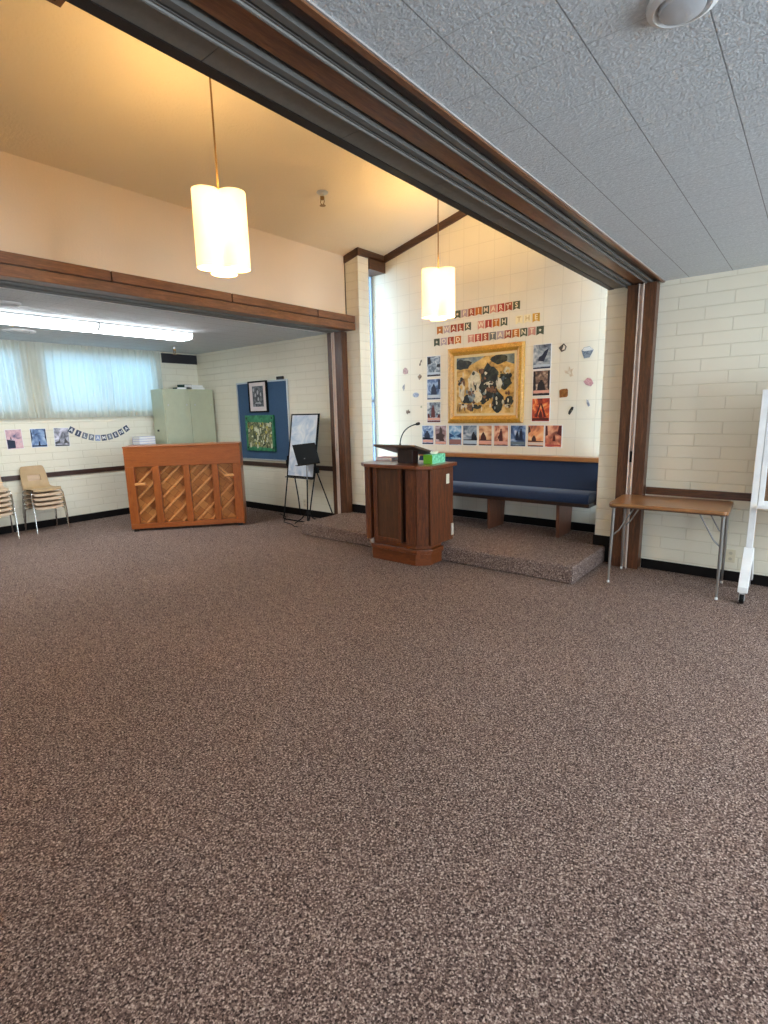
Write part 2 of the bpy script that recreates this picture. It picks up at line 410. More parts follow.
g.prism([(-4.865, roofz(-4.865) - h), (-4.61, roofz(-4.61) - h), (-4.61, roofz(-4.61)), (-4.865, roofz(-4.865))], YF - .02, YF, lambda u, v, w: (u, w, v))
g.prism([(-4.61, roofz(-4.61) - h), (RIDGE, roofz(RIDGE) - h), (RIDGE, roofz(RIDGE)), (-4.61, roofz(-4.61))], YR - .025, YR, lambda u, v, w: (u, w, v))
g.prism([(RIDGE, roofz(RIDGE) - h), (-1.6, roofz(-1.6) - h), (-1.6, roofz(-1.6)), (RIDGE, roofz(RIDGE))], YR - .025, YR, lambda u, v, w: (u, w, v))
struct(g, 'trim_8', DTRIM_X)
struct(MB().box(-4.63, -4.605, YF - .02, YR, roofz(-4.61) - h, roofz(-4.61)).box(-4.86, -4.605, YF + .2, YR, 3.295, 3.44), 'trim_9', DTRIM_Y)
struct(MB().box(-4.862, -4.846, YF - .01, YF, H + .15, 3.45 - h), 'trim_10', DTRIM_X)

# ------------------------------------------------------------------ piano (seen from the back)
PIANO = wood('orange_brown_piano', srgb(128, 62, 20), srgb(158, 82, 30), srgb(176, 100, 42), (5, 5, .7), .35, coat=.1)
PIANOX = wood('orange_brown_piano_x', srgb(128, 64, 22), srgb(154, 80, 30), srgb(168, 96, 42), (.6, 5, 5), .4, coat=.1)
PIANOR = wood('pale_rib_wood', srgb(186, 118, 60), srgb(214, 148, 84), srgb(232, 172, 108), (3, 3, 3), .45)
def soundboard_mat():
    t = NT('piano_soundboard')
    tc = t.node('ShaderNodeTexCoord'); sp = t.node('ShaderNodeSeparateXYZ'); cb = t.node('ShaderNodeCombineXYZ'); mp = t.node('ShaderNodeMapping')
    t.link(tc.outputs['Object'], sp.inputs[0]); t.link(sp.outputs['X'], cb.inputs['X']); t.link(sp.outputs['Z'], cb.inputs['Y'])
    mp.inputs['Rotation'].default_value = (0, 0, radians(42)); t.link(cb.outputs[0], mp.inputs['Vector'])
    br = t.node('ShaderNodeTexBrick', offset=.5, i_Scale=1.0)
    br.inputs['Brick Width'].default_value = .12; br.inputs['Row Height'].default_value = .1; br.inputs['Mortar Size'].default_value = .002
    br.inputs['Color1'].default_value = srgb(208, 144, 76); br.inputs['Color2'].default_value = srgb(180, 112, 52); br.inputs['Mortar'].default_value = srgb(132, 78, 38)
    t.link(mp.outputs[0], br.inputs['Vector'])
    n = t.node('ShaderNodeTexNoise', i_Scale=22.0, i_Detail=5.0); t.link(tc.outputs['Object'], n.inputs['Vector'])
    mx = t.node('ShaderNodeMix', data_type='RGBA', blend_type='MULTIPLY'); mx.inputs[0].default_value = 1.0
    t.link(br.outputs['Color'], mx.inputs[6]); t.link(t.ramp(n.outputs['Fac'], [(.3, (.82, .8, .78, 1)), (.7, (1, 1, 1, 1))]), mx.inputs[7])
    t.link(mx.outputs[2], t.b.inputs['Base Color']); t.b.inputs['Roughness'].default_value = .45; return t.m
SOUND = soundboard_mat()
def piano():
    # local x runs along the back, -y faces the viewer
    ang = math.atan2(1.136, .935)
    r = thing('upright_piano', 'orange-brown upright piano turned with its open latticed back to the room', 'piano', (-6.985, 3.184, 0), ang)
    L, Hh, D = 1.472, 1.135, .55
    MB().box(0, L, 0, .09, Hh - .27, Hh - .02).build('top_beam', PIANOX, r, bevel=.004)
    MB().box(0, L, 0, .12, .035, .1).build('bottom_rail', PIANOX, r, bevel=.004)
    for xa, xb in ((0, .105), (.33, .42), (.72, .80), (1.09, 1.17), (L - .11, L)):
        MB().box(xa, xb, .0, .1, .1, Hh - .27).build('post', PIANO, r, bevel=.004)
    MB().box(.02, L - .02, .1, .115, .1, Hh - .25).build('soundboard', SOUND, r)
    bays = [(.105, .33), (.42, .72), (.80, 1.09), (1.17, L - .11)]
    zt, zb = Hh - .27, .1
    def rib(x0, x1, c, s=1):
        # slanted bar clipped to the bay
        pts = []
        for x in (x0, x1):
            pts.append([x, c + s * (x - x0) * .95])
        (xa, za), (xb, zb_) = pts
        if s > 0:
            if za < zb: xa += (zb - za) / .95; za = zb
            if zb_ > zt: xb -= (zb_ - zt) / .95; zb_ = zt
        else:
            if za > zt: xa += (za - zt) / .95; za = zt
            if zb_ < zb: xb -= (zb - zb_) / .95; zb_ = zb
        if xb - xa < .04: return
        a = Vector((xa, 0, za)); b = Vector((xb, 0, zb_)); d = (b - a).normalized(); nrm = Vector((-d.z, 0, d.x)) * .012
        poly = [a - nrm, b - nrm, b + nrm, a + nrm]
        MB().prism([(p.x, p.z) for p in poly], .052, .1, lambda u, v, w: (u, w, v)).build('rib', PIANOR, r, bevel=.002)
    for i, (x0, x1) in enumerate(bays):
        for c in ((.02, .23, .44, .62) if i == 0 else (-.12, .06, .25, .44, .62, .76) if i in (1, 2) else (.22, .42)):
            rib(x0, x1, c)
        if i == 3: rib(x0, x1, .83, -1); rib(x0, x1, .78, -1)
    for xa, xb, z in ((.10, .235, .62), (1.245, 1.375, .69)):
        MB().box(xa, xb, -.012, .04, z, z + .032).build('handle', PIANOR, r, bevel=.006)
    MB().box(0, .035, .12, D, .0, Hh - .02).build('side_panel', PIANO, r, bevel=.003)
    MB().box(L - .035, L, .12, D, .0, Hh - .02).build('side_panel', PIANO, r, bevel=.003)
    MB().box(.035, L - .035, .4, .42, .03, Hh - .03).build('front_panel', PIANO, r)
    MB().box(-.006, L + .006, -.006, D - .1, Hh - .02, Hh).build('lid', PIANOX, r, bevel=.004)
    kb = MB().box(.036, L - .036, .421, D + .09, .58, .64).build('key_bed', PIANOX, r, bevel=.004)
    k = MB()
    for i in range(52): k.box(.12 + i * .0237, .12 + i * .0237 + .0222, .46, .6, .6405, .656)
    k.build('white_keys', WHITE, kb)
    for x in (.03, L - .09): MB().box(x, x + .06, .01, .11, 0, .035).build('foot', BLACKP, r)
piano()

# ------------------------------------------------------------------ pulpit
PUL = wood('reddish_walnut_pulpit', srgb(50, 22, 7), srgb(92, 45, 15), srgb(130, 70, 27), (6, 6, .6), .6, coat=.0)
PULP = wood('olive_walnut_panel', srgb(54, 29, 12), srgb(78, 44, 18), srgb(98, 60, 26), (6, 6, .5), .6, coat=.0)
PULX = wood('reddish_walnut_edge', srgb(76, 34, 13), srgb(112, 56, 23), srgb(142, 78, 36), (.8, 6, 6), .28, coat=.45)
PDARK = wood('dark_walnut_recess', srgb(26, 9, 5), srgb(44, 16, 9), srgb(58, 24, 13), (6, 6, .6), .4)
def octa(cx, hw, yf, yb, ch, cy=None):
    cy = cy or ch
    return [(cx - hw + ch, yf), (cx + hw - ch, yf), (cx + hw, yf + cy), (cx + hw, yb), (cx - hw, yb), (cx - hw, yf + cy)]
P3 = lambda u, v, w: (u, v, w)
def pulpit():
    r = thing('pulpit', 'reddish walnut pulpit standing against the carpeted platform', 'pulpit', (-3.22, 4.2, 0))
    off = Vector((3.22, -4.2, 0))
    def B(mb, *a, **k):
        mb.v = [tuple(Vector(p) + off) for p in mb.v]; return mb.build(*a, parent=k.pop('parent', r), **k)
    cx = -3.16
    B(MB().prism(octa(cx - .05, .385, 4.055, 4.362, .11), 0, .115, P3), 'base', PULX, bevel=.004)
    B(MB().prism(octa(cx - .04, .40, 4.04, 4.362, .11), .12, .165, P3).prism(octa(cx - .04, .37, 4.065, 4.362, .11), .165, .23, P3), 'base_molding', PULX, bevel=.005)
    B(MB().prism(octa(cx, .38, 4.045, 4.46, .05, .04), .23, .965, P3), 'body', PDARK, bevel=.003)
    z0, z1 = .225, .963
    # front pilasters and framed centre panel stand proud of the dark core
    B(MB().box(-3.495, -3.452, 3.995, 4.044, z0, z1), 'pilaster', PUL, bevel=.004)
    B(MB().box(-3.0, -2.875, 3.995, 4.044, z0, z1), 'pilaster', PUL, bevel=.004)
    B(MB().box(-3.41, -3.065, 4.012, 4.044, z0, z1), 'center_panel', PULP, bevel=.004)
    B(MB().box(-3.41, -3.365, 3.998, 4.011, z0, z1).box(-3.095, -3.065, 3.998, 4.011, z0, z1).box(-3.365, -3.095, 3.998, 4.011, z0, z0 + .035), 'panel_frame', PUL, bevel=.003)
    # chamfer boards and side boards
    def slab(p, q, t, name, mat):
        p = Vector((p[0], p[1], 0)); q = Vector((q[0], q[1], 0)); d = (q - p).normalized(); n = Vector((d.y, -d.x, 0)) * t
        B(MB().prism([(p.x, p.y), (p.x + n.x, p.y + n.y), (q.x + n.x, q.y + n.y), (q.x, q.y)], z0, z1, P3), name, mat, bevel=.003)
    slab((-2.872, 4.0), (-2.772, 4.05), .012, 'corner_board', PUL)
    slab((-3.545, 4.045), (-3.497, 4.0), .012, 'corner_board', PUL)
    slab((-2.7795, 4.06), (-2.7795, 4.46), .026, 'side_board', PUL)
    slab((-3.5405, 4.46), (-3.5405, 4.06), .012, 'side_board', PUL)
    B(MB().prism(octa(cx - .005, .435, 3.955, 4.50, .115, .085), .966, 1.0, P3), 'top', PULX, bevel=.006)
    B(MB().box(-3.225, -3.04, 4.17, 4.27, 1.0, 1.145), 'desk_support', PDARK, bevel=.004)
    # sloping reading desk: high towards the hall, low towards the speaker
    d = MB(); s = (1.085 - 1.178) / .37
    f = lambda u, v, w: (u, v, 1.178 + s * (v - 4.05) + w)
    d.prism([(-3.43, 4.045), (-2.915, 4.045), (-2.915, 4.45), (-3.43, 4.45)], -.012, .010, f)
    B(d, 'reading_desk', wood('dull_brown_desk', srgb(60, 44, 34), srgb(88, 66, 52), srgb(108, 84, 68), (1, 6, 6), .4), bevel=.003)
    B(MB().box(-2.7535, -2.749, 4.33, 4.385, .80, .895), 'switch_plate', plain('ivory_plate', srgb(228, 220, 196), .4), bevel=.002, label='ivory switch plate')
    B(MB().box(-2.7535, -2.738, 4.415, 4.45, .27, .39), 'outlet_box', plain('pale_outlet', srgb(200, 186, 168), .4), bevel=.004)
pulpit()
def mic():
    r = thing('gooseneck_microphone', 'thin black gooseneck microphone rising from the pulpit reading desk', 'microphone', (-3.165, 4.14, 1.166))
    MB().lathe([(.022, 0), (.022, .008), (.01, .018), (.007, .03)], seg=16).build('mount', BLACK, r, smooth=True)
    pts = []
    P0, P1, P2, P3_ = Vector((0, 0, .02)), Vector((.0, .01, .12)), Vector((.03, .05, .19)), Vector((.125, .1, .212))
    for i in range(15):
        t = i / 14; pts.append(P0 * (1 - t) ** 3 + P1 * 3 * t * (1 - t) ** 2 + P2 * 3 * t * t * (1 - t) + P3_ * t ** 3)
    MB().tube(pts, .0055, 8).build('neck', BLACK, r, smooth=True)
    d = (pts[-1] - pts[-2]).normalized()
    MB().tube([pts[-1] - d * .005, pts[-1] + d * .004, pts[-1] + d * .02, pts[-1] + d * .035, pts[-1] + d * .04], [.006, .013, .015, .013, .006], 12).build('head', BLACKP, r, smooth=True)
mic()
def tissue_box():
    r = thing('tissue_box', 'green and mint tissue box standing on the right of the pulpit top', 'tissue box', (-2.875, 4.31, 1.0))
    def mint():
        t = NT('mint_green_card'); v = t.coord((1, 1, 1)); n = t.node('ShaderNodeTexNoise', i_Scale=38.0, i_Detail=2.0); t.link(v, n.inputs['Vector'])
        t.link(t.ramp(n.outputs['Fac'], [(.4, srgb(96, 196, 140)), (.6, srgb(150, 232, 190))]), t.b.inputs['Base Color']); return t.m
    m = MB().box(-.052, .052, -.115, .115, 0, .09)
    m.mi = [0, 1, 0, 0, 1, 1]
    m.build('box', [plain('lime_green_card', srgb(112, 190, 44), .5), mint()], r, bevel=.002)
    t = MB(); n = 18
    prof = []
    for k in range(n):
        a = 2 * pi * k / n; prof.append((cos(a), sin(a), random.uniform(.7, 1.2)))
    vs = [(.022 * c, .05 * s_, .0905) for c, s_, q in prof] + [(.032 * c * q, .06 * s_ * q, .108) for c, s_, q in prof] + [(.018 * c * q, .045 * s_ * q, .118 + .012 * (q - 1)) for c, s_, q in prof]
    fs = [(i, (i + 1) % n, n + (i + 1) % n, n + i) for i in range(n)] + [(n + i, n + (i + 1) % n, 2 * n + (i + 1) % n, 2 * n + i) for i in range(n)] + [tuple(range(2 * n, 3 * n)), tuple(range(n))[::-1]]
    t.add(vs, fs).build('tissue', plain('white_tissue', srgb(238, 236, 216), .9), r, smooth=True)
tissue_box()
def book(name, label, loc, rz, sx, sy, sz, cover, cat='book', group=None):
    r = thing(name, label, cat, loc, rz, group)
    MB().box(-sx / 2 + .002, sx / 2 - .004, -sy / 2 + .004, sy / 2 - .004, .003, sz - .003).build('pages', WPAPER, r)
    MB().box(-sx / 2, sx / 2, -sy / 2, sy / 2, 0, .003).box(-sx / 2, sx / 2, -sy / 2, sy / 2, sz - .003, sz).box(-sx / 2, -sx / 2 + .002, -sy / 2, sy / 2, .003, sz - .003).build('cover', cover, r)
    return r
book('hymn_book', 'rosy brown book lying behind the reading desk of the pulpit', (-3.5, 4.36, 1.0), .1, .2, .15, .034, plain('rosy_cover', srgb(176, 128, 138), .5))

# ------------------------------------------------------------------ pew
NAVY = None
def fabric(name, a, b, sc=420):
    t = NT(name); v = t.coord(); n = t.node('ShaderNodeTexNoise', i_Scale=float(sc), i_Detail=2.0); t.link(v, n.inputs['Vector'])
    t.link(t.ramp(n.outputs['Fac'], [(.35, a), (.65, b)]), t.b.inputs['Base Color']); t.b.inputs['Roughness'].default_value = .85
    t.b.inputs['Sheen Weight'].default_value = .12; t.bump(n.outputs['Fac'], .2, .002); return t.m
NAVY = fabric('navy_upholstery', srgb(15, 30, 56), srgb(26, 48, 82))
CAPW = wood('honey_oak_cap', srgb(142, 88, 46), srgb(172, 112, 62), srgb(192, 132, 78), (.5, 5, 5), .35, coat=.3)
BROWNZ = wood('brown_leg_wood', srgb(70, 40, 26), srgb(104, 62, 42), srgb(128, 80, 56), (5, 5, .6), .45)
def pew():
    x0, x1 = -3.98, -1.665
    r = thing('pew', 'long navy upholstered pew with oak cap rail on the platform', 'bench', ((x0 + x1) / 2, 5.45, .16))
    hw = (x1 - x0) / 2
    fyz = lambda u, v, w: (w, u, v)
    s = MB().prism([(-.25, .40), (.14, .39), (.14, .46), (.10, .49), (-.19, .505), (-.235, .49), (-.255, .45)], -hw, hw, fyz)
    s.build('seat_cushion', NAVY, r, bevel=.012, smooth=True)
    MB().prism([(-.22, .36), (.16, .36), (.16, .389), (-.22, .399)], -hw, hw, fyz).build('seat_board', DARK_Y, r)
    b = MB().prism([(.075, .47), (.145, .46), (.235, .775), (.165, .775)], -hw, hw, fyz); b.build('back_cushion', NAVY, r, bevel=.01, smooth=True)
    MB().prism([(.146, .36), (.165, .36), (.256, .775), (.237, .775)], -hw, hw, fyz).build('back_board', BROWNZ, r)
    MB().prism([(.145, .777), (.275, .777), (.275, .825), (.145, .825)], -hw - .01, hw + .01, fyz).build('cap_rail', CAPW, r, bevel=.008)
    for x in (-3.6, -2.80, -2.0):
        xl = x - (x0 + x1) / 2
        MB().prism([(-.14, 0), (.2, 0), (.24, .36), (-.16, .36)], xl - .017, xl + .017, fyz).build('leg', BROWNZ, r, bevel=.004)
    for sx in (-1, 1):
        MB().prism([(-.02, .36), (.22, .36), (.275, .775), (.13, .66), (-.02, .60)], sx * (hw + .002), sx * (hw + .028), fyz).build('end_panel', BROWNZ, r, bevel=.004)
pew()

# ------------------------------------------------------------------ side table on the right
def side_table():
    r = thing('folding_table', 'small wood-topped table with slim steel legs by the right partition post', 'table', (-.885, 4.88, 0), radians(2.5))
    # local frame
    w, d, z = .86, .56, .705
    rr = .045
    poly = []
    for cx, cy, a0 in ((w / 2 - rr, d / 2 - rr, 0), (-w / 2 + rr, d / 2 - rr, 90), (-w / 2 + rr, -d / 2 + rr, 180), (w / 2 - rr, -d / 2 + rr, 270)):
        for k in range(5): a = radians(a0 + k * 22.5); poly.append((cx + rr * cos(a), cy + rr * sin(a)))
    MB().prism(poly, z - .03, z, P3).build('top', wood('golden_brown_table_top', srgb(118, 76, 42), srgb(142, 96, 56), srgb(162, 116, 72), (.6, 5, 5), .28, coat=.4), r, bevel=.008)
    MB().prism([(u * .994, v * .991) for u, v in poly], z - .036, z - .031, P3).build('edge_band', wood('dark_table_edge', srgb(60, 34, 20), srgb(84, 50, 30), srgb(100, 62, 38), (.6, 5, 5)), r)
    STEEL = plain('grey_steel_leg', srgb(152, 150, 146), .35, .75)
    for sx in (-1, 1):
        for sy in (-1, 1):
            x = sx * .395; y = sy * .215
            lg = MB().tube([(x, y, z - .036), (x + sx * .004, y + sy * .01, .34), (x + sx * .006, y + sy * .025, .02)], [.0135, .0125, .0085], 10).build('leg', STEEL, r, smooth=True)
            MB().lathe([(.011, 0), (.011, .012), (.008, .02)], (x + sx * .006, y + sy * .025, 0), 10).build('foot_glide', WHITE, lg, smooth=True)
            MB().tube([(x - sx * .16, y, z - .036), (x - sx * .05, y, z - .24), (x, y + sy * .003, z - .29)], .006, 8).build('brace', STEEL, r, smooth=True)
        MB().box(sx * .395 - .02, sx * .395 + .02, -.235, .235, z - .05, z - .0365).build('leg_bracket', STEEL, r)
side_table()

# ------------------------------------------------------------------ rolling board at the right edge
def rolling_board():
    r = thing('rolling_whiteboard', 'white-framed rolling board on castors cut off by the right picture edge', 'whiteboard', (-.31, 4.86, 0))
    fyz = lambda u, v, w: (w, u, v)
    for k, x in enumerate((0, 1.28)):
        up = MB().box(x - .022, x + .022, -.018, .018, .30, 1.60).build('upright', WHITE, r, bevel=.003)
        lg = MB().prism([(-.02, .30), (.02, .30), (.02, .40), (-.02, .40), (-.20, .13), (-.20, .085), (-.16, .085)], x - .032, x + .032, fyz)
        lg.prism([(.02, .30), (.2, .085), (.24, .085), (.24, .13), (.02, .40)], x - .032, x + .032, fyz)
        l = lg.build('foot', WHITE, r, bevel=.003)
        for y in (-.19, .215):
            c = MB().lathe([(.012, -.014), (.036, -.014), (.04, -.008), (.04, .008), (.036, .014), (.012, .014)], (x, y - .005, .04), 18, axis='X'); c.build('castor', BLACK, r, smooth=True)
            MB().box(x - .019, x - .0145, y - .02, y + .018, .03, .085).box(x + .0145, x + .019, y - .02, y + .018, .03, .085).box(x - .019, x + .019, y - .02, y + .018, .078, .085).build('castor_fork', ALU, r)
    WB = plain('cork_brown_panel', srgb(112, 84, 60), .8, nscale=90, noise=.15)
    fr = MB().box(.024, .06, -.02, .02, .74, 1.68).box(1.22, 1.256, -.02, .02, .74, 1.68).box(.06, 1.22, -.02, .02, .74, .775).box(.06, 1.22, -.02, .02, 1.645, 1.68)
    fr.build('board_frame', WHITE, r, bevel=.003)
    MB().box(.06, 1.22, -.008, .008, .775, 1.645).build('board_panel', WB, r, label='brown board panel')
    MB().box(.024, 1.256, -.085, -.021, .725, .739).box(.024, 1.256, -.085, -.078, .739, .752).build('tray', WHITE, r)
rolling_board()

# ------------------------------------------------------------------ printed pictures
def picmat(name, c1, c2, c3, c4, scale=7.0, seed=0.0, dist=1.2):
    t = NT(name); tc = t.node('ShaderNodeTexCoord'); mp = t.node('ShaderNodeMapping'); mp.inputs['Location'].default_value = (seed * 3.7, seed * 1.9, seed * 5.3)
    t.link(tc.outputs['Object'], mp.inputs[0])
    n = t.node('ShaderNodeTexNoise', i_Scale=float(scale), i_Detail=4.0, i_Distortion=float(dist)); t.link(mp.outputs[0], n.inputs['Vector'])
    t.link(t.ramp(n.outputs['Fac'], [(.3, c1), (.45, c2), (.57, c3), (.72, c4)]), t.b.inputs['Base Color'])
    t.b.inputs['Roughness'].default_value = .35; return t.m
INK = plain('dark_ink', srgb(38, 32, 38), .5)
def card(name, label, cat, group, X, z0, z1, yw, pic, cap=None, capc=None, sil=None, silc=None, border=.007, thick=.004):
    """poster on a wall facing -Y; one mesh: paper, picture, silhouette, caption band"""
    x0, x1 = X; w = x1 - x0; h = z1 - z0
    m = MB().box(-w / 2, w / 2, -thick, 0, 0, h, 0)
    y = -thick - .0006
    def quad(u0, u1, v0, v1, mi, dy=0.0):
        m.add([(u0, y - dy, v0), (u1, y - dy, v0), (u1, y - dy, v1), (u0, y - dy, v1)], [(0, 1, 2, 3)], mi)
    quad(-w / 2 + border, w / 2 - border, border, h - border, 1)
    if cap:
        quad(-w / 2 + border * 1.6, w / 2 - border * 1.6, h * cap[0], h * cap[1], 2, .0006)
        quad(-w / 2 + border, w / 2 - border, border, h * cap[0] - .006, 3, .0006)
    for poly in (sil or []):
        m.add([(-w / 2 + u * w, y - .0003, v * h) for u, v in poly], [tuple(range(len(poly)))], 3)
    o = m.build(name, [WPAPER, pic, capc or WPAPER, silc or INK], loc=((x0 + x1) / 2, yw, z0))
    return tag(o, label, cat, group)
def figure(cx, b, hgt, w):
    return [(cx - w * .5, b), (cx + w * .5, b), (cx + w * .42, b + hgt * .5), (cx + w * .28, b + hgt * .76), (cx + w * .16, b + hgt * .82), (cx + w * .2, b + hgt * .92), (cx, b + hgt), (cx - w * .2, b + hgt * .92), (cx - w * .16, b + hgt * .82), (cx - w * .3, b + hgt * .76), (cx - w * .45, b + hgt * .5)]
S = srgb
GP = 'illustrated posters around the gilt-framed painting'
blue = lambda k, sc=12: picmat('blue_print_%d' % k, S(40, 58, 92), S(96, 124, 168), S(158, 180, 210), S(226, 232, 238), sc, k)
gray = lambda k, sc=14: picmat('grey_print_%d' % k, S(50, 58, 70), S(112, 126, 142), S(168, 178, 188), S(232, 234, 234), sc, k)
peach = lambda k, sc=9: picmat('peach_print_%d' % k, S(120, 60, 52), S(206, 132, 106), S(238, 184, 148), S(250, 220, 190), sc, k)
fire = lambda k, sc=11: picmat('fire_print_%d' % k, S(92, 38, 34), S(188, 66, 44), S(232, 112, 62), S(252, 196, 124), sc, k)
brown = lambda k, sc=12: picmat('brown_print_%d' % k, S(44, 34, 32), S(110, 84, 72), S(170, 138, 118), S(232, 212, 190), sc, k)
CAPB = plain('pale_blue_caption', S(190, 204, 214), .6); CAPP = plain('pink_caption', S(226, 168, 150), .6); CAPW_ = plain('white_caption', S(228, 214, 200), .6)
NAVYI = plain('navy_ink', S(30, 40, 66), .5); REDI = plain('maroon_ink', S(92, 30, 30), .5)
# three on the left of the painting
card('poster', 'grey-green illustrated poster, top of the left column beside the painting', 'poster', GP, (-3.955, -3.743), 1.93, 2.19, YR, gray(3), (.12, .22), CAPB, [[(.05, .6), (.3, .62), (.25, .95), (.05, .95)], [(.7, .45), (.95, .45), (.95, .6), (.75, .58)]])
card('poster', 'blue and white illustrated poster, middle of the left column beside the painting', 'poster', GP, (-3.957, -3.743), 1.642, 1.908, YR, blue(4), (.1, .24), CAPB, [figure(.5, .25, .5, .4), [(.82, .5), (.95, .5), (.95, .95), (.8, .9)]], NAVYI)
card('poster', 'grey-blue and rose illustrated poster, bottom of the left column beside the painting', 'poster', GP, (-3.958, -3.744), 1.352, 1.618, YR, gray(5), (.12, .24), CAPP, [figure(.45, .26, .6, .3), [(.05, .24), (.25, .24), (.18, .4), (.05, .45)], [(.95, .24), (.75, .24), (.8, .4), (.95, .4)]], REDI)
# three on the right
card('poster', 'blue-grey swirling poster, top of the right column beside the painting', 'poster', GP, (-2.527, -2.315), 1.928, 2.198, YR, gray(6, 9), (.1, .2), CAPB, [[(.3, .35), (.6, .3), (.78, .6), (.85, .8), (.65, .72), (.5, .55), (.35, .5)]], NAVYI)
card('poster', 'brown and grey poster, middle of the right column beside the painting', 'poster', GP, (-2.522, -2.316), 1.638, 1.92, YR, brown(7), (.12, .22), CAPP, [figure(.5, .23, .4, .45), [(.05, .2), (.2, .25), (.15, .95), (.05, .95)], [(.95, .2), (.85, .3), (.85, .95), (.95, .95)]])
card('poster', 'fiery red poster, bottom of the right column beside the painting', 'poster', GP, (-2.525, -2.308), 1.355, 1.62, YR, fire(8), None, None, [[(.05, .05), (.95, .05), (.95, .16), (.05, .16)], [(.2, .2), (.32, .2), (.5, .72), (.45, .8)], [(.8, .2), (.68, .2), (.5, .72), (.55, .8)], figure(.5, .18, .3, .2)], REDI)
# nine in the bottom row
BR = [(-4.042, -3.852), (-3.838, -3.654), (-3.628, -3.432), (-3.421, -3.215), (-3.2, -3.012), (-2.995, -2.8), (-2.78, -2.58), (-2.566, -2.365), (-2.362, -2.16)]
spec = [
 ('blue misty poster with pale caption, leftmost of the row under the painting', blue(11), (.12, .26), CAPP, [figure(.45, .27, .45, .5), [(.05, .27), (.95, .27), (.95, .34), (.05, .38)]], NAVYI),
 ('mauve poster with a dark brown tangled shape, second in the row under the painting', picmat('mauve_print', S(110, 84, 88), S(176, 150, 152), S(206, 186, 188), S(236, 222, 222), 8, 12), (.06, .16), CAPP, [[(.1, .3), (.35, .28), (.42, .2), (.85, .18), (.7, .35), (.85, .5), (.66, .55), (.6, .8), (.45, .95), (.38, .6), (.12, .55)]], plain('umber_ink', S(64, 40, 36), .5)),
 ('bright blue poster over rose ground, third in the row under the painting', picmat('bright_blue_print', S(30, 74, 122), S(76, 132, 182), S(150, 190, 220), S(235, 240, 244), 9, 13), (.05, .3), plain('rose_brown', S(150, 104, 100), .6), [[(.05, .36), (.45, .46), (.05, .62)], [(.95, .36), (.55, .46), (.95, .62)]], plain('deep_blue_ink', S(28, 66, 110), .5)),
 ('pale blue-white poster with dark figures at right, fourth in the row under the painting', gray(14, 7), (.1, .26), CAPB, [figure(.75, .27, .4, .3), figure(.9, .27, .25, .2), [(.05, .26), (.95, .26), (.95, .32), (.05, .3)]], INK),
 ('amber poster with a seated dark figure, fifth in the row under the painting', picmat('amber_print', S(132, 82, 62), S(216, 150, 104), S(240, 196, 146), S(250, 228, 190), 6, 15), (.1, .26), CAPP, [[(.15, .27), (.6, .27), (.55, .45), (.42, .62), (.35, .68), (.28, .6), (.2, .5)], [(.05, .26), (.95, .26), (.95, .3), (.05, .3)]], plain('maroon_brown_ink', S(84, 42, 36), .5)),
 ('pink poster with a standing dark figure, sixth in the row under the painting', peach(16), (.1, .24), CAPP, [figure(.5, .25, .58, .26), [(.3, .3), (.45, .45), (.4, .55), (.28, .45)]], plain('plum_ink', S(88, 40, 40), .5)),
 ('blue-grey poster with two dark figures, seventh in the row under the painting', blue(17, 8), (.1, .24), plain('slate_caption', S(110, 124, 132), .6), [figure(.45, .3, .42, .24), figure(.68, .3, .55, .24), [(.05, .1), (.95, .1), (.95, .2), (.05, .2)]], NAVYI),
 ('orange sunset poster with white caption, eighth in the row under the painting', picmat('sunset_print', S(130, 78, 70), S(214, 130, 92), S(246, 176, 120), S(252, 220, 170), 7, 18), (.1, .22), CAPW_, [figure(.4, .25, .28, .28), [(.05, .24), (.95, .24), (.95, .28), (.05, .3)], [(.05, .6), (.2, .7), (.15, .9), (.05, .95)]], plain('smoky_ink', S(80, 50, 46), .5)),
 ('red and peach poster with a lone dark figure, rightmost in the row under the painting', picmat('red_print', S(110, 62, 52), S(206, 122, 96), S(240, 176, 136), S(250, 222, 184), 7, 19), (.06, .14), plain('red_caption', S(190, 84, 76), .6), [figure(.55, .28, .3, .18), [(.05, .5), (.2, .55), (.15, .95), (.05, .95)], [(.95, .5), (.72, .6), (.8, .95), (.95, .95)]], REDI),
]
for X, (lb, pm, cp, cc, sl, sc_) in zip(BR, spec):
    card('poster', lb, 'poster', GP, X, 1.068, 1.322, YR, pm, cp, cc, sl, sc_, border=.008)

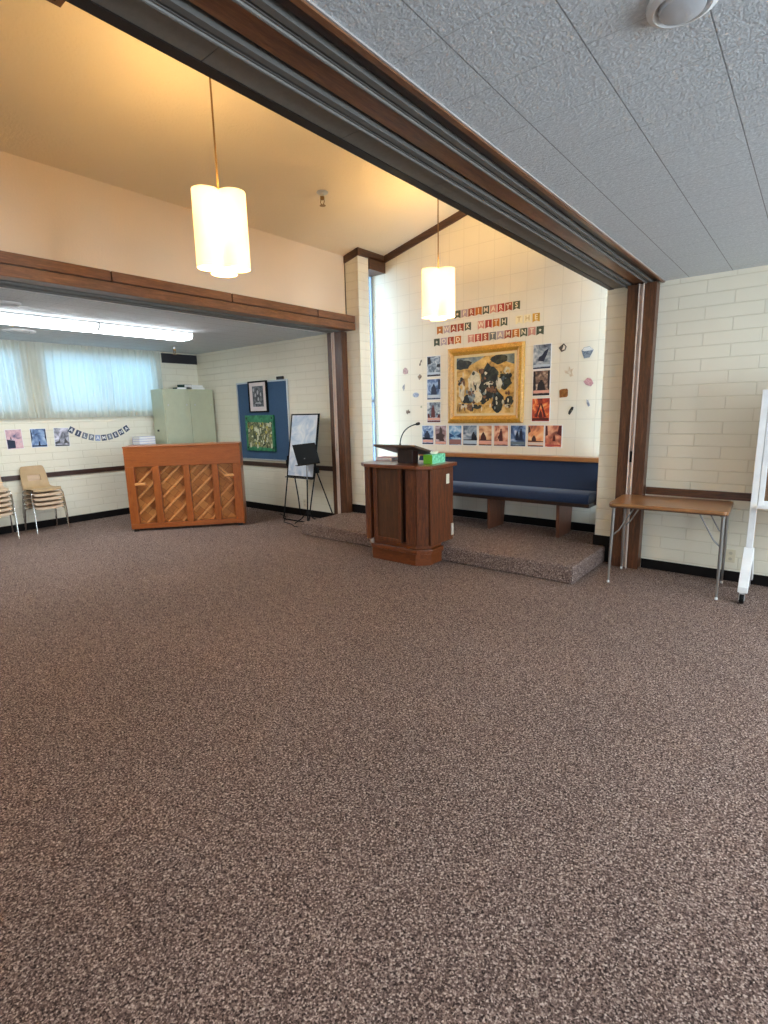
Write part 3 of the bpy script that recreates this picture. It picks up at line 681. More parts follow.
# gilt-framed painting, a plain generic scene
def painting():
    x0, x1, z0, z1 = -3.624, -2.62, 1.345, 2.245
    r = thing('framed_painting', 'large painting in a wide gilt frame centred on the recess wall', 'painting', ((x0 + x1) / 2, YR, z0))
    w = (x1 - x0) / 2; h = z1 - z0
    GILT = wood('gilt_frame', S(150, 98, 26), S(196, 140, 44), S(222, 172, 76), (3, 3, 3), .3, grain=14, coat=.3)
    b = .088
    f = MB()
    # mitred profile: outer edge thin, inner raised
    prof = [(0, 0), (0, -.03), (.02, -.045), (.05, -.05), (.075, -.028), (b, -.022), (b, 0)]
    ring = []
    for o, y in prof:
        ring.append([(-w + o, y, o), (w - o, y, o), (w - o, y, h - o), (-w + o, y, h - o)])
    vs = [p for rg in ring for p in rg]; n = len(prof)
    fs = []
    for i in range(n):
        j = (i + 1) % n
        for k in range(4): fs.append((i * 4 + k, i * 4 + (k + 1) % 4, j * 4 + (k + 1) % 4, j * 4 + k))
    f.add(vs, fs).build('frame', GILT, r)
    o = b; q = .03
    l = MB(); y = -.02
    for a in ((-w + o, w - o, o, o + q), (-w + o, w - o, h - o - q, h - o), (-w + o, -w + o + q, o + q, h - o - q), (w - o - q, w - o, o + q, h - o - q)):
        l.box(a[0], a[1], y, -.002, a[2], a[3])
    l.build('liner', plain('cream_liner', S(226, 206, 160), .5), r)
    # canvas: ochre court, dark tree mass, pale rocks, all generic
    mats = [picmat('ochre_ground', S(150, 112, 56), S(206, 164, 86), S(226, 190, 112), S(240, 214, 150), 9, 31),
            picmat('dark_foliage', S(22, 24, 24), S(34, 36, 34), S(52, 56, 46), S(84, 84, 62), 12, 32),
            picmat('pale_stone', S(176, 168, 140), S(214, 206, 176), S(230, 222, 196), S(240, 236, 216), 14, 33),
            picmat('slate_sky', S(66, 84, 96), S(104, 122, 128), S(140, 152, 150), S(180, 184, 172), 8, 34),
            picmat('earth_brown', S(70, 46, 32), S(112, 78, 54), S(146, 102, 70), S(176, 130, 92), 16, 35)]
    W2 = w - o - q; H2 = h - 2 * o - 2 * q; zb = o + q
    c = MB().box(-W2, W2, -.012, -.002, zb, zb + H2, 0)
    lay = [0.0]
    def poly(pts, mi):
        lay[0] += .0003
        c.add([(-W2 + 2 * W2 * u, -.0122 - lay[0], zb + H2 * v) for u, v in pts], [tuple(range(len(pts)))], mi)
    def blob(cx, cy, rx, ry, mi, n=14, jit=.25):
        poly([(min(1, max(0, cx + rx * cos(2 * pi * k / n) * random.uniform(1 - jit, 1 + jit))), min(1, max(0, cy + ry * sin(2 * pi * k / n) * random.uniform(1 - jit, 1 + jit)))) for k in range(n)], mi)
    poly([(0, .8), (.25, .86), (.45, .96), (.5, 1), (0, 1)], 3)
    poly([(.75, 1), (.8, .9), (1, .82), (1, 1)], 3)
    blob(.1, .88, .16, .09, 1); blob(.75, .93, .13, .08, 1)
    for cx, cy, rx, ry, mi in ((.58, .62, .17, .24, 1), (.52, .36, .16, .2, 1), (.82, .55, .16, .14, 1), (.2, .25, .1, .08, 1), (.73, .2, .09, .2, 1), (.92, .2, .08, .08, 1), (.1, .5, .07, .12, 4),
                               (.33, .55, .1, .2, 2), (.38, .3, .08, .14, 2), (.1, .4, .06, .16, 2), (.58, .52, .09, .035, 2), (.75, .5, .05, .1, 2), (.88, .72, .06, .06, 2), (.28, .3, .06, .08, 3),
                               (.26, .1, .06, .06, 4), (.62, .42, .08, .06, 4), (.45, .74, .05, .05, 4), (.36, .12, .09, .04, 1), (.9, .36, .09, .05, 0), (.15, .14, .06, .04, 2), (.9, .12, .05, .03, 2)):
        blob(cx, cy, rx, ry, mi)
    for k in range(85):
        blob(random.uniform(.03, .97), random.uniform(.06, .72), random.uniform(.008, .03), random.uniform(.012, .05), random.choice((1, 1, 2, 2, 3, 4, 4, 0)), 8, .35)
    c.build('canvas', mats, r)
painting()

# ---- letter pennants
PC = dict(g=plain('dark_green_card', S(84, 88, 66), .7), l=plain('lavender_card', S(186, 164, 168), .7), r=plain('rust_card', S(166, 72, 42), .7), o=plain('orange_card', S(196, 112, 34), .7),
          p=plain('pink_card', S(214, 150, 130), .7), d=plain('red_card', S(182, 66, 48), .7), w=plain('cream_card', S(244, 232, 190), .7), y=plain('golden_card', S(206, 156, 56), .7), s=plain('slate_card', S(120, 122, 118), .7))
CN = dict(g='dark green', l='lavender', r='rust', o='orange', p='pink', d='red', w='cream', y='golden', s='slate grey')
LETTER = plain('cream_letter', S(246, 228, 196), .7, noise=.02); LETW = plain('tan_letter', S(206, 180, 120), .7, noise=.02)
def text_mesh(ch, size):
    cu = bpy.data.curves.new('tmp_text', 'FONT'); cu.body = ch; cu.size = size; cu.align_x = 'CENTER'; cu.align_y = 'CENTER'; cu.extrude = .0005; cu.resolution_u = 3; cu.offset = size * .02
    o = bpy.data.objects.new('tmp_text', cu); COL.objects.link(o)
    bpy.context.view_layer.update()
    dg = bpy.context.evaluated_depsgraph_get(); me = bpy.data.meshes.new_from_object(o.evaluated_get(dg))
    bpy.data.objects.remove(o); bpy.data.curves.remove(cu); return me
def letter_child(ch, size, mat, parent, loc, rot):
    if ch == '*':
        o = MB().prism([(.018 * cos(2 * pi * k / 10 + pi / 2) * (1 if k % 2 == 0 else .5), .018 * sin(2 * pi * k / 10 + pi / 2) * (1 if k % 2 == 0 else .5)) for k in range(10)], 0, .001, P3).build('star', mat, parent)
    else:
        me = text_mesh(ch, size); me.materials.clear(); me.materials.append(mat)
        for p in me.polygons: p.material_index = 0
        o = bpy.data.objects.new('letter', me); COL.objects.link(o); o.parent = parent
    o.location = loc; o.rotation_euler = rot
ORD = ['first', 'second', 'third', 'fourth', 'fifth', 'sixth', 'seventh', 'eighth', 'ninth', 'tenth']
def pennant(ch, c, xc, zt, where):
    w, h = .083, .092
    poly = [(-w / 2, -h), (0, -h + .018), (w / 2, -h), (w / 2, 0), (-w / 2, 0)]
    what = 'a star' if ch == '*' else 'letter ' + ch.replace("'", ' and apostrophe')
    r = thing('letter_pennant', '%s pennant with %s, %s' % (CN[c], what, where), 'pennant', (xc, YR, zt), 0, 'letter pennants above the gilt-framed painting')
    m = MB().prism(poly, 0, .003, lambda u, v, w_: (u, -w_, v)); m.build('card', PC[c], r)
    letter_child(ch, .075, LETW if c == 'w' else LETTER, r, (0, -.0032, -.042), (pi / 2, 0, 0))
def rowof(chars, cols, xa, xb, zt, where):
    n = len(chars)
    for i, (ch, c) in enumerate(zip(chars, cols)):
        pennant(ch, c, xa + .0425 + (xb - xa - .085) * i / max(1, n - 1), zt, '%s in %s' % (ORD[i], where))
rowof(['*', 'P', 'R', 'I', 'M', 'A', 'R', "Y'", 'S'], 'glrogpdrg', -3.545, -2.695, 2.687, 'the top lettering row')
rowof(['*', 'W', 'A', 'L', 'K'], 'olrrg', -3.80, -3.315, 2.532, 'the middle row left word')
rowof(['W', 'I', 'T', 'H'], 'pdog', -3.225, -2.845, 2.530, 'the middle row centre word')
rowof(['T', 'H', 'E'], 'wwy', -2.745, -2.46, 2.529, 'the middle row right word')
rowof(['*', 'O', 'L', 'D'], 'glro', -3.845, -3.452, 2.392, 'the bottom row left word')
rowof(list('TESTAMENT') + ['*'], 'pdrslrogpg', -3.357, -2.41, 2.388, 'the bottom row right word')

# ---- paper rock cut-outs
def rock(label, cx, cz, poly, sc, c1, c2, extra=None):
    sc *= .62
    m = MB().prism([(u * sc, v * sc) for u, v in poly], 0, .003, lambda u, v, w: (u, -w, v), 0)
    mats = [picmat('paper_' + label.split()[0] + str(len(bpy.data.materials)), c1, c1, c2, c2, 30, cx)]
    if extra:
        m.add([(u * sc, -.0036, v * sc) for u, v in extra[0]], [tuple(range(len(extra[0])))], 1); mats.append(plain('paper_accent', extra[1], .7))
    tag(m.build('paper_rock', mats, loc=(cx, YR, cz)), label, 'paper cutout', 'paper rock cut-outs beside the posters')
RK = [(-.9, -.5), (-.2, -.9), (.8, -.7), (1, 0), (.5, .7), (-.1, 1), (-.8, .5)]
rock('slim dark paper cutout, highest left of the left poster column', -4.055, 2.12, [(-.5, -1), (.1, -.9), (.0, -.2), (.5, .3), (.6, 1), (.1, .8), (-.1, .1), (-.5, -.4)], .06, S(84, 78, 70), S(120, 110, 98))
rock('pinkish grey lumpy paper rock, highest at far left of recess wall', -4.3, 2.03, RK, .075, S(168, 140, 140), S(190, 164, 162))
rock('dark faceted paper gem left of the left poster column', -4.07, 1.94, [(-.9, .2), (-.2, -1), (.6, -.3), (.9, .3), (.1, 1)], .06, S(112, 98, 86), S(168, 148, 126), ([(-.2, -.6), (.4, -.1), (.1, .5)], S(86, 74, 66)))
rock('narrow grey paper shard at far left of recess wall', -4.335, 1.82, [(-.5, .1), (.0, -1), (.4, -.3), (.4, 1), (-.1, .6)], .07, S(136, 134, 138), S(176, 172, 172))
rock('blue-grey oval paper stone left of the left poster column', -4.135, 1.715, [(cos(2 * pi * k / 16), .62 * sin(2 * pi * k / 16)) for k in range(16)], .08, S(146, 158, 182), S(184, 192, 206))
rock('tiny pale green paper pebble by the lowest left poster', -4.05, 1.56, RK, .025, S(178, 178, 150), S(196, 194, 168))
rock('brown knobbly paper cluster above the microphone', -4.265, 1.5, [(-1, -.4), (-.3, -1), (.2, -.5), (.9, -.6), (1, .2), (.4, .3), (.1, .9), (-.5, .3), (-.9, .6)], .055, S(110, 88, 76), S(150, 128, 112))
rock('black and white paper shard, highest beside the right poster column', -2.197, 2.135, [(-.9, .1), (-.2, -.9), (.7, -.6), (1, .2), (.3, 1), (-.3, .6)], .075, S(70, 64, 60), S(110, 100, 92), ([(-.05, -.5), (.5, -.4), (.7, .2), (.3, .7)], S(232, 222, 206)))
rock('blue-grey chunky paper rock with white top at far right', -1.93, 2.07, [(-.8, -.3), (-.5, -1), (.4, -.9), (1, .3), (.3, .9), (-.6, .8), (-1, .3)], .1, S(104, 118, 134), S(140, 150, 160), ([(-.9, .3), (-.5, .15), (.3, .2), (.95, .32), (.3, .85), (-.6, .75)], S(226, 226, 222)))
rock('pale tan sketched paper crystal between the posters and right edge', -2.115, 1.885, [(-.8, .2), (-.1, .1), (.0, .9), (.3, .3), (.8, .5), (.5, -.1), (.8, -.8), (.2, -.9), (.0, -.4), (-.6, -.3)], .1, S(212, 190, 158), S(226, 208, 180), ([(-.3, .0), (.2, .1), (.4, -.5), (.1, -.5)], S(232, 220, 198)))
rock('pink smooth paper rock at far right of recess wall', -1.905, 1.765, [(-1, .1), (-.5, -.5), (.5, -.9), (1, -.3), (.5, .6), (-.2, .8)], .085, S(186, 138, 146), S(206, 166, 170))
rock('orange-brown square paper stone right of the poster columns', -2.165, 1.66, [(-.8, -.9), (.7, -.8), (.9, -.5), (.9, .6), (.7, .9), (-.5, .8), (-.9, .6)], .085, S(146, 86, 36), S(178, 112, 54))
rock('small grey paper shard low at far right of recess wall', -1.9, 1.55, [(-.4, .9), (.1, .6), (.6, -.8), (.1, -1), (-.3, -.2)], .065, S(130, 136, 150), S(178, 180, 186))
rock('small black oblong paper stone low right of the posters', -2.075, 1.47, [(-.7, -.7), (-.3, -1), (.5, .3), (.6, .9), (.1, 1), (-.6, -.1)], .07, S(42, 44, 42), S(66, 66, 60), ([(-.15, -.2), (.1, -.1), (.2, .3), (-.05, .2)], S(150, 146, 130)))

# ------------------------------------------------------------------ blue notice board and what hangs on it
def notice_board():
    x0, x1, z0, z1 = -7.28, -6.05, .80, 2.01
    r = thing('notice_board', 'blue notice board in a thin aluminium frame above the dark rail', 'notice board', ((x0 + x1) / 2, YF, z0))
    w = (x1 - x0) / 2; h = z1 - z0; b = .022
    MB().box(-w + b, w - b, -.018, -.001, b, h - b).build('board_panel', fabric('blue_board_cloth', S(46, 76, 108), S(58, 90, 122), 200), r)
    MB().box(-w, w, -.028, -.001, 0, b).box(-w, w, -.028, -.001, h - b, h).box(-w, -w + b, -.028, -.001, b, h - b).box(w - b, w, -.028, -.001, b, h - b).build('board_frame', ALU, r, bevel=.002)
notice_board()
def framed_photo():
    r = thing('framed_photo', 'black-framed monochrome photograph hanging over the top of the blue board', 'picture', (-6.72, 5.228, 1.545), 0)
    w, h = .225, .47
    k = -.0
    MB().box(-w, w, -.035, 0, 0, .02).box(-w, w, -.035, 0, h - .02, h).box(-w, -w + .02, -.035, 0, .02, h - .02).box(w - .02, w, -.035, 0, .02, h - .02).build('frame', BLACK, r, bevel=.003)
    MB().box(-w + .02, w - .02, -.02, -.001, .02, h - .02).build('mat_board', plain('warm_white_mat', S(222, 208, 204), .7), r)
    m = MB().box(-.13, .13, -.022, -.0201, .085, h - .075)
    m.add([(-.08, -.0223, .13), (.08, -.0223, .13), (.06, -.0223, .15), (-.06, -.0223, .15)], [(0, 1, 2, 3)], 1)
    for cx, cz, q in ((-.06, .26, .03), (.0, .3, .035), (.07, .27, .03), (.01, .2, .03), (-.1, .34, .03)):
        m.add([(cx + q * .6 * cos(2 * pi * i / 10), -.0223, cz + q * sin(2 * pi * i / 10)) for i in range(10)], [tuple(range(10))], 1)
    m.build('photo_print', [picmat('dark_photo', S(40, 38, 42), S(66, 64, 68), S(92, 90, 92), S(150, 148, 148), 14, 41), plain('photo_highlight', S(176, 172, 172), .5)], r)
framed_photo()
def green_canvas():
    r = thing('canvas_picture', 'green-edged canvas picture of pale shapes low on the blue board', 'picture', (-6.72, 5.228, .95))
    w, h = .345, .55
    MB().box(-w, w, -.035, 0, 0, h).build('canvas', picmat('green_canvas', S(24, 86, 58), S(36, 112, 74), S(46, 126, 86), S(72, 146, 100), 9, 44), r, bevel=.003)
    m = MB().add([(-w + .05, -.0354, .07), (w - .05, -.0354, .05), (w - .04, -.0354, h - .12), (-w + .06, -.0354, h - .1)], [(0, 1, 2, 3)], 0)
    for i in range(60):
        cx = random.uniform(-w + .07, w - .06); cz = random.uniform(.07, h - .13); a = random.uniform(.008, .024); b = random.uniform(.01, .045)
        m.add([(cx - a, -.0358, cz - b), (cx + a, -.0358, cz - b * .8), (cx + a * .8, -.0358, cz + b), (cx - a * .7, -.0358, cz + b * .9)], [(0, 1, 2, 3)], random.choice((1, 1, 2, 3)))
    for sx in (-w + .035, w - .035):
        for z in (.05, h - .045): m.add([(sx - .014, -.0358, z - .014), (sx + .014, -.0358, z - .014), (sx + .014, -.0358, z + .014), (sx - .014, -.0358, z + .014)], [(0, 1, 2, 3)], 3)
    m.build('painted_scene', [picmat('olive_scene', S(40, 60, 40), S(84, 92, 62), S(140, 138, 96), S(200, 194, 150), 16, 45), plain('pale_paint', S(214, 214, 184), .6), plain('yellow_paint', S(196, 184, 92), .6), plain('shadow_green_paint', S(28, 42, 32), .6)], r)
green_canvas()
def clip():
    r = thing('board_eraser', 'small black eraser resting on the top edge of the blue board', 'eraser', (-6.2, 5.23, 2.011))
    MB().box(-.07, .07, -.022, .018, .012, .045).build('eraser_back', BLACKP, r, bevel=.008)
    MB().box(-.066, .066, -.02, .016, 0, .012).build('felt', plain('grey_felt', S(90, 90, 92), .9), r)
clip()

# ------------------------------------------------------------------ easel pad and music stand
def easel():
    r = thing('easel', 'black-framed easel with a white sheet standing before the brick wall', 'easel', (-5.55, 4.98, 0))
    def fr(u, v, w):   # board plane, leaning back
        return (u, -.03 + .15 * (v - .63) / .87 + w, v)
    x0, x1, z0, z1 = -.285, .275, .63, 1.505; b = .018
    MB().prism([(x0 + b, z0 + b), (x1 - b, z0 + b), (x1 - b, z1 - b), (x0 + b, z1 - b)], -.006, .006, fr).build('sheet', picmat('pale_blue_sheet', S(176, 194, 214), S(204, 214, 226), S(224, 228, 234), S(238, 239, 240), 3.5, 51, 2.5), r)
    f = MB()
    for a in ((x0, x1, z0, z0 + b), (x0, x1, z1 - b, z1), (x0, x0 + b, z0 + b, z1 - b), (x1 - b, x1, z0 + b, z1 - b)):
        f.prism([(a[0], a[2]), (a[1], a[2]), (a[1], a[3]), (a[0], a[3])], -.012, .012, fr)
    f.build('sheet_frame', BLACK, r)
    MB().box(x0, x1, -.075, -.045, z0 - .012, z0 + .0).build('pen_tray', BLACK, r)
    MB().tube([(-.29, .0, .92), (-.30, .0, .7), (-.345, -.08, .06), (-.345, -.095, .025), (-.32, -.1, .012), (.0, -.095, .011), (.1, -.09, .011)], .0095, 8).build('front_leg', BLACK, r, smooth=True)
    MB().tube([(.275, .0, .75), (.22, -.06, .3), (.185, -.09, .011)], .0095, 8).build('front_leg', BLACK, r, smooth=True)
    MB().tube([(-.24, .04, .8), (-.29, .16, .3), (-.33, .225, .011)], .009, 8).build('rear_leg', BLACK, r, smooth=True)
    MB().tube([(.2, .05, .8), (.32, .14, .35), (.415, .2, .011)], .009, 8).build('rear_leg', BLACK, r, smooth=True)
    MB().box(-.31, -.27, -.02, .03, .78, .86).box(.255, .295, -.0, .05, .7, .78).build('clamp', BLACK, r)
easel()
def music_stand():
    r = thing('music_stand', 'black music stand in front of the easel with a tilted desk', 'music stand', (-5.33, 4.80, 0))
    c = Vector((5.33, -4.80, 0))
    TL, TR, BL, BR_ = [Vector(p) + c for p in ((-5.663, 4.92, 1.081), (-5.206, 4.92, 1.124), (-5.426, 4.80, .809), (-4.994, 4.80, .868))]
    n = (TR - TL).cross(BL - TL).normalized() * .006
    m = MB().add([TL, TR, BR_, BL, TL + n, TR + n, BR_ + n, BL + n], [(0, 1, 2, 3), (7, 6, 5, 4), (0, 4, 5, 1), (1, 5, 6, 2), (2, 6, 7, 3), (3, 7, 4, 0)]); m.build('desk', BLACK, r, bevel=.002)
    u = (BR_ - BL).normalized(); lip = Vector((0, -.05, .012))
    MB().add([BL, BR_, BR_ + lip, BL + lip, BL + Vector((0, 0, -.004)), BR_ + Vector((0, 0, -.004)), BR_ + lip + Vector((0, 0, -.004)), BL + lip + Vector((0, 0, -.004))], [(0, 1, 2, 3), (7, 6, 5, 4), (0, 4, 5, 1), (1, 5, 6, 2), (2, 6, 7, 3), (3, 7, 4, 0)]).build('ledge', BLACK, r)
    cen = (TL + TR + BL + BR_) / 4
    p0 = Vector((.01, .03, .02))
    MB().tube([p0, Vector((cen.x, cen.y - .0, .62))], .0095, 10).build('lower_tube', BLACK, r, smooth=True)
    MB().tube([(cen.x, cen.y, .6), (cen.x, cen.y, .86), cen + Vector((0, 0.0, -.02))], .007, 10).build('upper_tube', plain('grey_tube', S(150, 150, 150), .3, .7), r, smooth=True)
    MB().lathe([(.016, -.015), (.016, .015)], (cen.x, cen.y - .012, .9), 12, axis='Y').build('tilt_knob', ALU, r, smooth=True)
    for a in (200, 320, 80):
        a = radians(a); MB().tube([p0 + Vector((0, 0, .16)), p0 + Vector((cos(a) * .09, sin(a) * .09, .06)), Vector((p0.x + cos(a) * .2, p0.y + sin(a) * .2, .008))], .007, 8).build('leg', BLACK, r, smooth=True)
music_stand()
tag(MB().tube([(-6.25, 5.12, .006), (-6.0, 5.02, .006), (-5.72, 4.74, .006), (-5.5, 4.70, .006), (-5.36, 4.62, .006), (-5.30, 4.63, .006)], .006, 6).build('floor_cable', BLACK, smooth=True), 'black cable lying on the carpet by the easel feet', 'cable')

# ------------------------------------------------------------------ steel cabinet and things on it
def cabinet():
    x0, x1, y0, y1, h = -8.295, -7.93, 4.325, 5.215, 1.94
    r = thing('storage_cabinet', 'pale green steel two-door cabinet in the corner beyond the piano', 'cabinet', ((x0 + x1) / 2, (y0 + y1) / 2, 0))
    MET = plain('pale_green_steel', S(186, 188, 160), .35, 0.0, .5, .03)
    hx, hy = (x1 - x0) / 2, (y1 - y0) / 2
    MB().box(-hx, hx - .002, -hy, hy, .05, h).box(-hx + .01, hx - .03, -hy + .01, hy - .01, 0, .05).build('body', MET, r, bevel=.004)
    for s in (-1, 1):
        a, b = (-hy + .015, -.003) if s < 0 else (.003, hy - .015)
        d = MB().box(hx - .001, hx + .017, a, b, .08, h - .045).build('door', MET, r, bevel=.003)
        for z in (.45, h - .25): MB().lathe([(.012, .017), (.012, .022)], (hx, a + .05 if s < 0 else b - .05, z), 10, axis='X').build('rivet', ALU, d, smooth=True)
        MB().lathe([(.014, .017), (.014, .021)], (hx, (b - .06) if s < 0 else (a + .08), h - .25), 10, axis='X').build('rivet', ALU, d, smooth=True)
    MB().box(hx - .26, hx - .21, -hy - .006, -hy, h - .66, h - .63).build('name_slot', BLACKP, r)
cabinet()
DG = plain('dark_green_cover', S(30, 58, 52), .5); PW = plain('white_box_card', S(222, 222, 214), .7)
GB = 'books stacked on the steel cabinet'
book('book', 'dark green book flat on the cabinet, lowest of the pile', (-8.13, 4.74, 1.94), 1.4, .16, .19, .035, DG, group=GB)
book('book', 'dark green book leaning higher on the pile over the cabinet', (-8.15, 4.84, 1.976), 1.75, .15, .17, .045, DG, group=GB)
book('book', 'white wide book flat on the cabinet beside the green ones', (-8.15, 5.03, 1.94), 1.57, .24, .2, .04, PW, group=GB)
book('book', 'white thin book on top of the pile over the cabinet', (-8.16, 5.03, 1.981), 1.5, .2, .19, .035, PW, group=GB)
# low stand behind the piano with a pile of pale folders
def low_stand():
    r = thing('low_bookcase', 'low brown bookcase hidden behind the piano by the cabinet', 'bookcase', (-8.18, 4.08, 0))
    MB().box(-.19, .19, -.2, .2, .97, .995).build('top', BROWNZ, r, bevel=.003)
    for y in (-.2, .18): MB().box(-.19, .19, y, y + .02, 0, .97).build('side_panel', BROWNZ, r)
    for z in (.06, .5): MB().box(-.19, .19, -.18, .18, z, z + .02).build('shelf', BROWNZ, r)
    MB().box(-.19, -.18, -.18, .18, .08, .97).build('back_panel', BROWNZ, r)
low_stand()
lav = [S(176, 172, 208), S(196, 192, 220), S(150, 146, 192), S(202, 200, 222), S(160, 158, 198), S(208, 206, 226)]
wh = ['lowest', 'second lowest', 'third lowest', 'fourth lowest', 'second highest', 'topmost']
for i in range(6):
    book('folder', 'lavender folder in the pile behind the piano, %s' % wh[i], (-8.15 + .004 * (i % 2), 4.06 + .003 * (i % 3), .995 + i * .037), 0, .22, .26, .036, plain('lavender_cover_%d' % i, lav[i], .6), 'folder', 'lavender folders piled behind the piano')

# ------------------------------------------------------------------ school chairs, two stacks
TAN = plain('tan_plastic_shell', S(186, 156, 116), .45); IVORY = plain('pinkish_tan_shell', S(206, 178, 148), .45)
def chair_proto(mat):
    r = thing('school_chair', '', 'chair')
    # local: front is +x, width along y, seat height .35
    prof = [(.185, .325), (.18, .345), (.15, .352), (.05, .343), (-.05, .338), (-.11, .345), (-.15, .375), (-.175, .44), (-.195, .52), (-.215, .60), (-.225, .635), (-.23, .642)]
    wid = [.165, .175, .178, .178, .175, .17, .165, .165, .16, .15, .135, .115]
    m = MB(); nv = 8; vs = []; fs = []
    for side in (0, 1):
        for (x, z), w in zip(prof, wid):
            for k in range(nv + 1):
                t = -1 + 2 * k / nv; dish = .012 * (t * t) ** 1.5
                nx, nz = (0, 1) if z < .36 else (1, 0.1)
                vs.append((x + (dish if z > .36 else 0) - side * .009 * nx, t * w, z + (dish if z < .36 else 0) - side * .009 * nz))
    n = len(prof); R = nv + 1
    hole = {(7, 2), (7, 3), (7, 4), (7, 5)}
    idx = lambda s, i, k: s * n * R + i * R + k
    for i in range(n - 1):
        for k in range(nv):
            if (i, k) in hole or (i == 7 and 2 <= k <= 5 and False): continue
            fs.append((idx(0, i, k), idx(0, i, k + 1), idx(0, i + 1, k + 1), idx(0, i + 1, k))); fs.append((idx(1, i, k), idx(1, i + 1, k), idx(1, i + 1, k + 1), idx(1, i, k + 1)))
    for i in range(n - 1):
        fs.append((idx(0, i, 0), idx(0, i + 1, 0), idx(1, i + 1, 0), idx(1, i, 0))); fs.append((idx(0, i, nv), idx(1, i, nv), idx(1, i + 1, nv), idx(0, i + 1, nv)))
    for k in range(nv):
        fs.append((idx(0, 0, k), idx(1, 0, k), idx(1, 0, k + 1), idx(0, 0, k + 1))); fs.append((idx(0, n - 1, k), idx(0, n - 1, k + 1), idx(1, n - 1, k + 1), idx(1, n - 1, k)))
    for k in range(2, 6):
        fs.append((idx(0, 7, k), idx(1, 7, k), idx(1, 7, k + 1), idx(0, 7, k + 1))); fs.append((idx(0, 8, k), idx(0, 8, k + 1), idx(1, 8, k + 1), idx(1, 8, k)))
    fs.append((idx(0, 7, 2), idx(0, 8, 2), idx(1, 8, 2), idx(1, 7, 2))); fs.append((idx(0, 7, 6), idx(1, 7, 6), idx(1, 8, 6), idx(0, 8, 6)))
    m.add(vs, fs).build('shell', mat, r, smooth=True)
    for s in (-1, 1):
        MB().tube([(.11, s * .15, .33), (.145, s * .188, .315), (.165, s * .193, .28), (.20, s * .20, .008)], .0085, 8).build('leg', CHROME, r, smooth=True)
        MB().tube([(-.06, s * .15, .328), (-.10, s * .188, .315), (-.115, s * .193, .28), (-.17, s * .2, .008)], .0085, 8).build('leg', CHROME, r, smooth=True)
    MB().tube([(.11, -.15, .33), (.11, .15, .33)], .007, 8).tube([(-.06, -.15, .328), (-.06, .15, .328)], .007, 8).build('seat_frame', CHROME, r, smooth=True)
    return r
place = ['resting on the floor', 'second from the bottom', 'third from the bottom', 'fourth from the bottom', 'fifth from the bottom', 'sixth from the bottom']
p1 = chair_proto(IVORY)
for k in range(5):
    c = p1 if k == 0 else chair_proto(TAN) if k == 4 else copy_tree(p1)
    c.location = (-8.13, 2.555, k * .061); c.rotation_euler = (0, 0, radians(4))
    c['label'] = 'tan chair in the right wall-side stack, ' + (place[k] if k < 4 else 'topmost, whole back showing'); c['group'] = 'tan chairs in the right stack'
for k in range(6):
    c = copy_tree(p1)
    c.location = (-8.06, 1.955, k * .061); c.rotation_euler = (0, 0, radians(-6))
    c['label'] = 'tan chair in the left stack cut by picture edge, ' + (place[k] if k < 5 else 'topmost'); c['group'] = 'tan chairs in the left stack'

# ------------------------------------------------------------------ curtain, curtain-wall prints
def curtain(ya, yb, label):
    m = MB(); n = int((yb - ya) / .0105); rows = [(.0, 1.0), (.03, 1.0), (.06, 1), (.5, 1), (.97, .55), (1.0, .45)]
    z0, z1 = 1.53, 2.546
    vs = []; fs = []; th = .003
    for side in (0, 1):
        for t, a in rows:
            for i in range(n + 1):
                y = ya + (yb - ya) * i / n; ph = 2 * pi * y / .098 + .7 * sin(y * 5.3)
                x = XW + .058 + .04 * a * sin(ph) * (.7 + .3 * sin(y * 3.1 + 1)) + .006 * sin(ph * 2.1 + t * 3) + .004 * sin(9 * t + y * 14)
                vs.append((x - side * th, y + .012 * sin(t * 4 + y * 3), z0 + (z1 - z0) * t))
    R = n + 1; q = len(rows)
    ix = lambda s, j, i: s * q * R + j * R + i
    for j in range(q - 1):
        for i in range(n): fs.append((ix(0, j, i), ix(0, j, i + 1), ix(0, j + 1, i + 1), ix(0, j + 1, i)))
    m.add(vs[:q * R], fs)
    r = thing('curtain', label, 'curtain', (XW + .065, (ya + yb) / 2, z0), 0, 'sheer curtains over the high windows')
    m.v = [(x - (XW + .065), y - (ya + yb) / 2, z - z0) for x, y, z in m.v]
    m.build('drape', SHEER, r, smooth=False)
    for p in bpy.data.objects[r.name].children:
        for f in p.data.polygons: f.use_smooth = True
    # turned-up bottom hem and pinch-pleat heading, a second layer of the same cloth
    for nm, ta, tb, dx in (('hem', .003, .085, .006), ('heading', .9, .998, .006)):
        hm = MB(); hv = []
        for t in (ta, tb):
            a = 1.0 if t < .5 else (.7 if t < .95 else .45)
            for i in range(n + 1):
                y = ya + (yb - ya) * i / n; ph = 2 * pi * y / .098 + .7 * sin(y * 5.3)
                a2 = 1.0 if t < .5 else .55 + (.97 - t) * (.45 / .47) if t < .97 else .46
                x = XW + .058 + .04 * a2 * sin(ph) * (.7 + .3 * sin(y * 3.1 + 1)) + .006 * sin(ph * 2.1 + t * 3) + .004 * sin(9 * t + y * 14) + dx
                hv.append((x - (XW + .065), y + .012 * sin(t * 4 + y * 3) - (ya + yb) / 2, (z1 - z0) * t))
        hm.add(hv, [(i, i + 1, R + i + 1, R + i) for i in range(n)])
        o = hm.build(nm, SHEER, r)
        for f in o.data.polygons: f.use_smooth = True
    rod = MB().box(-.05, -.02, -(yb - ya) / 2, (yb - ya) / 2, z1 - z0 - .03, z1 - z0 + .01)
    rod.build('curtain_rail', WHITE, r)
    return r
curtain(2.70, 4.585, 'pleated sheer curtain beside the steel cabinet, lit blue by its window')
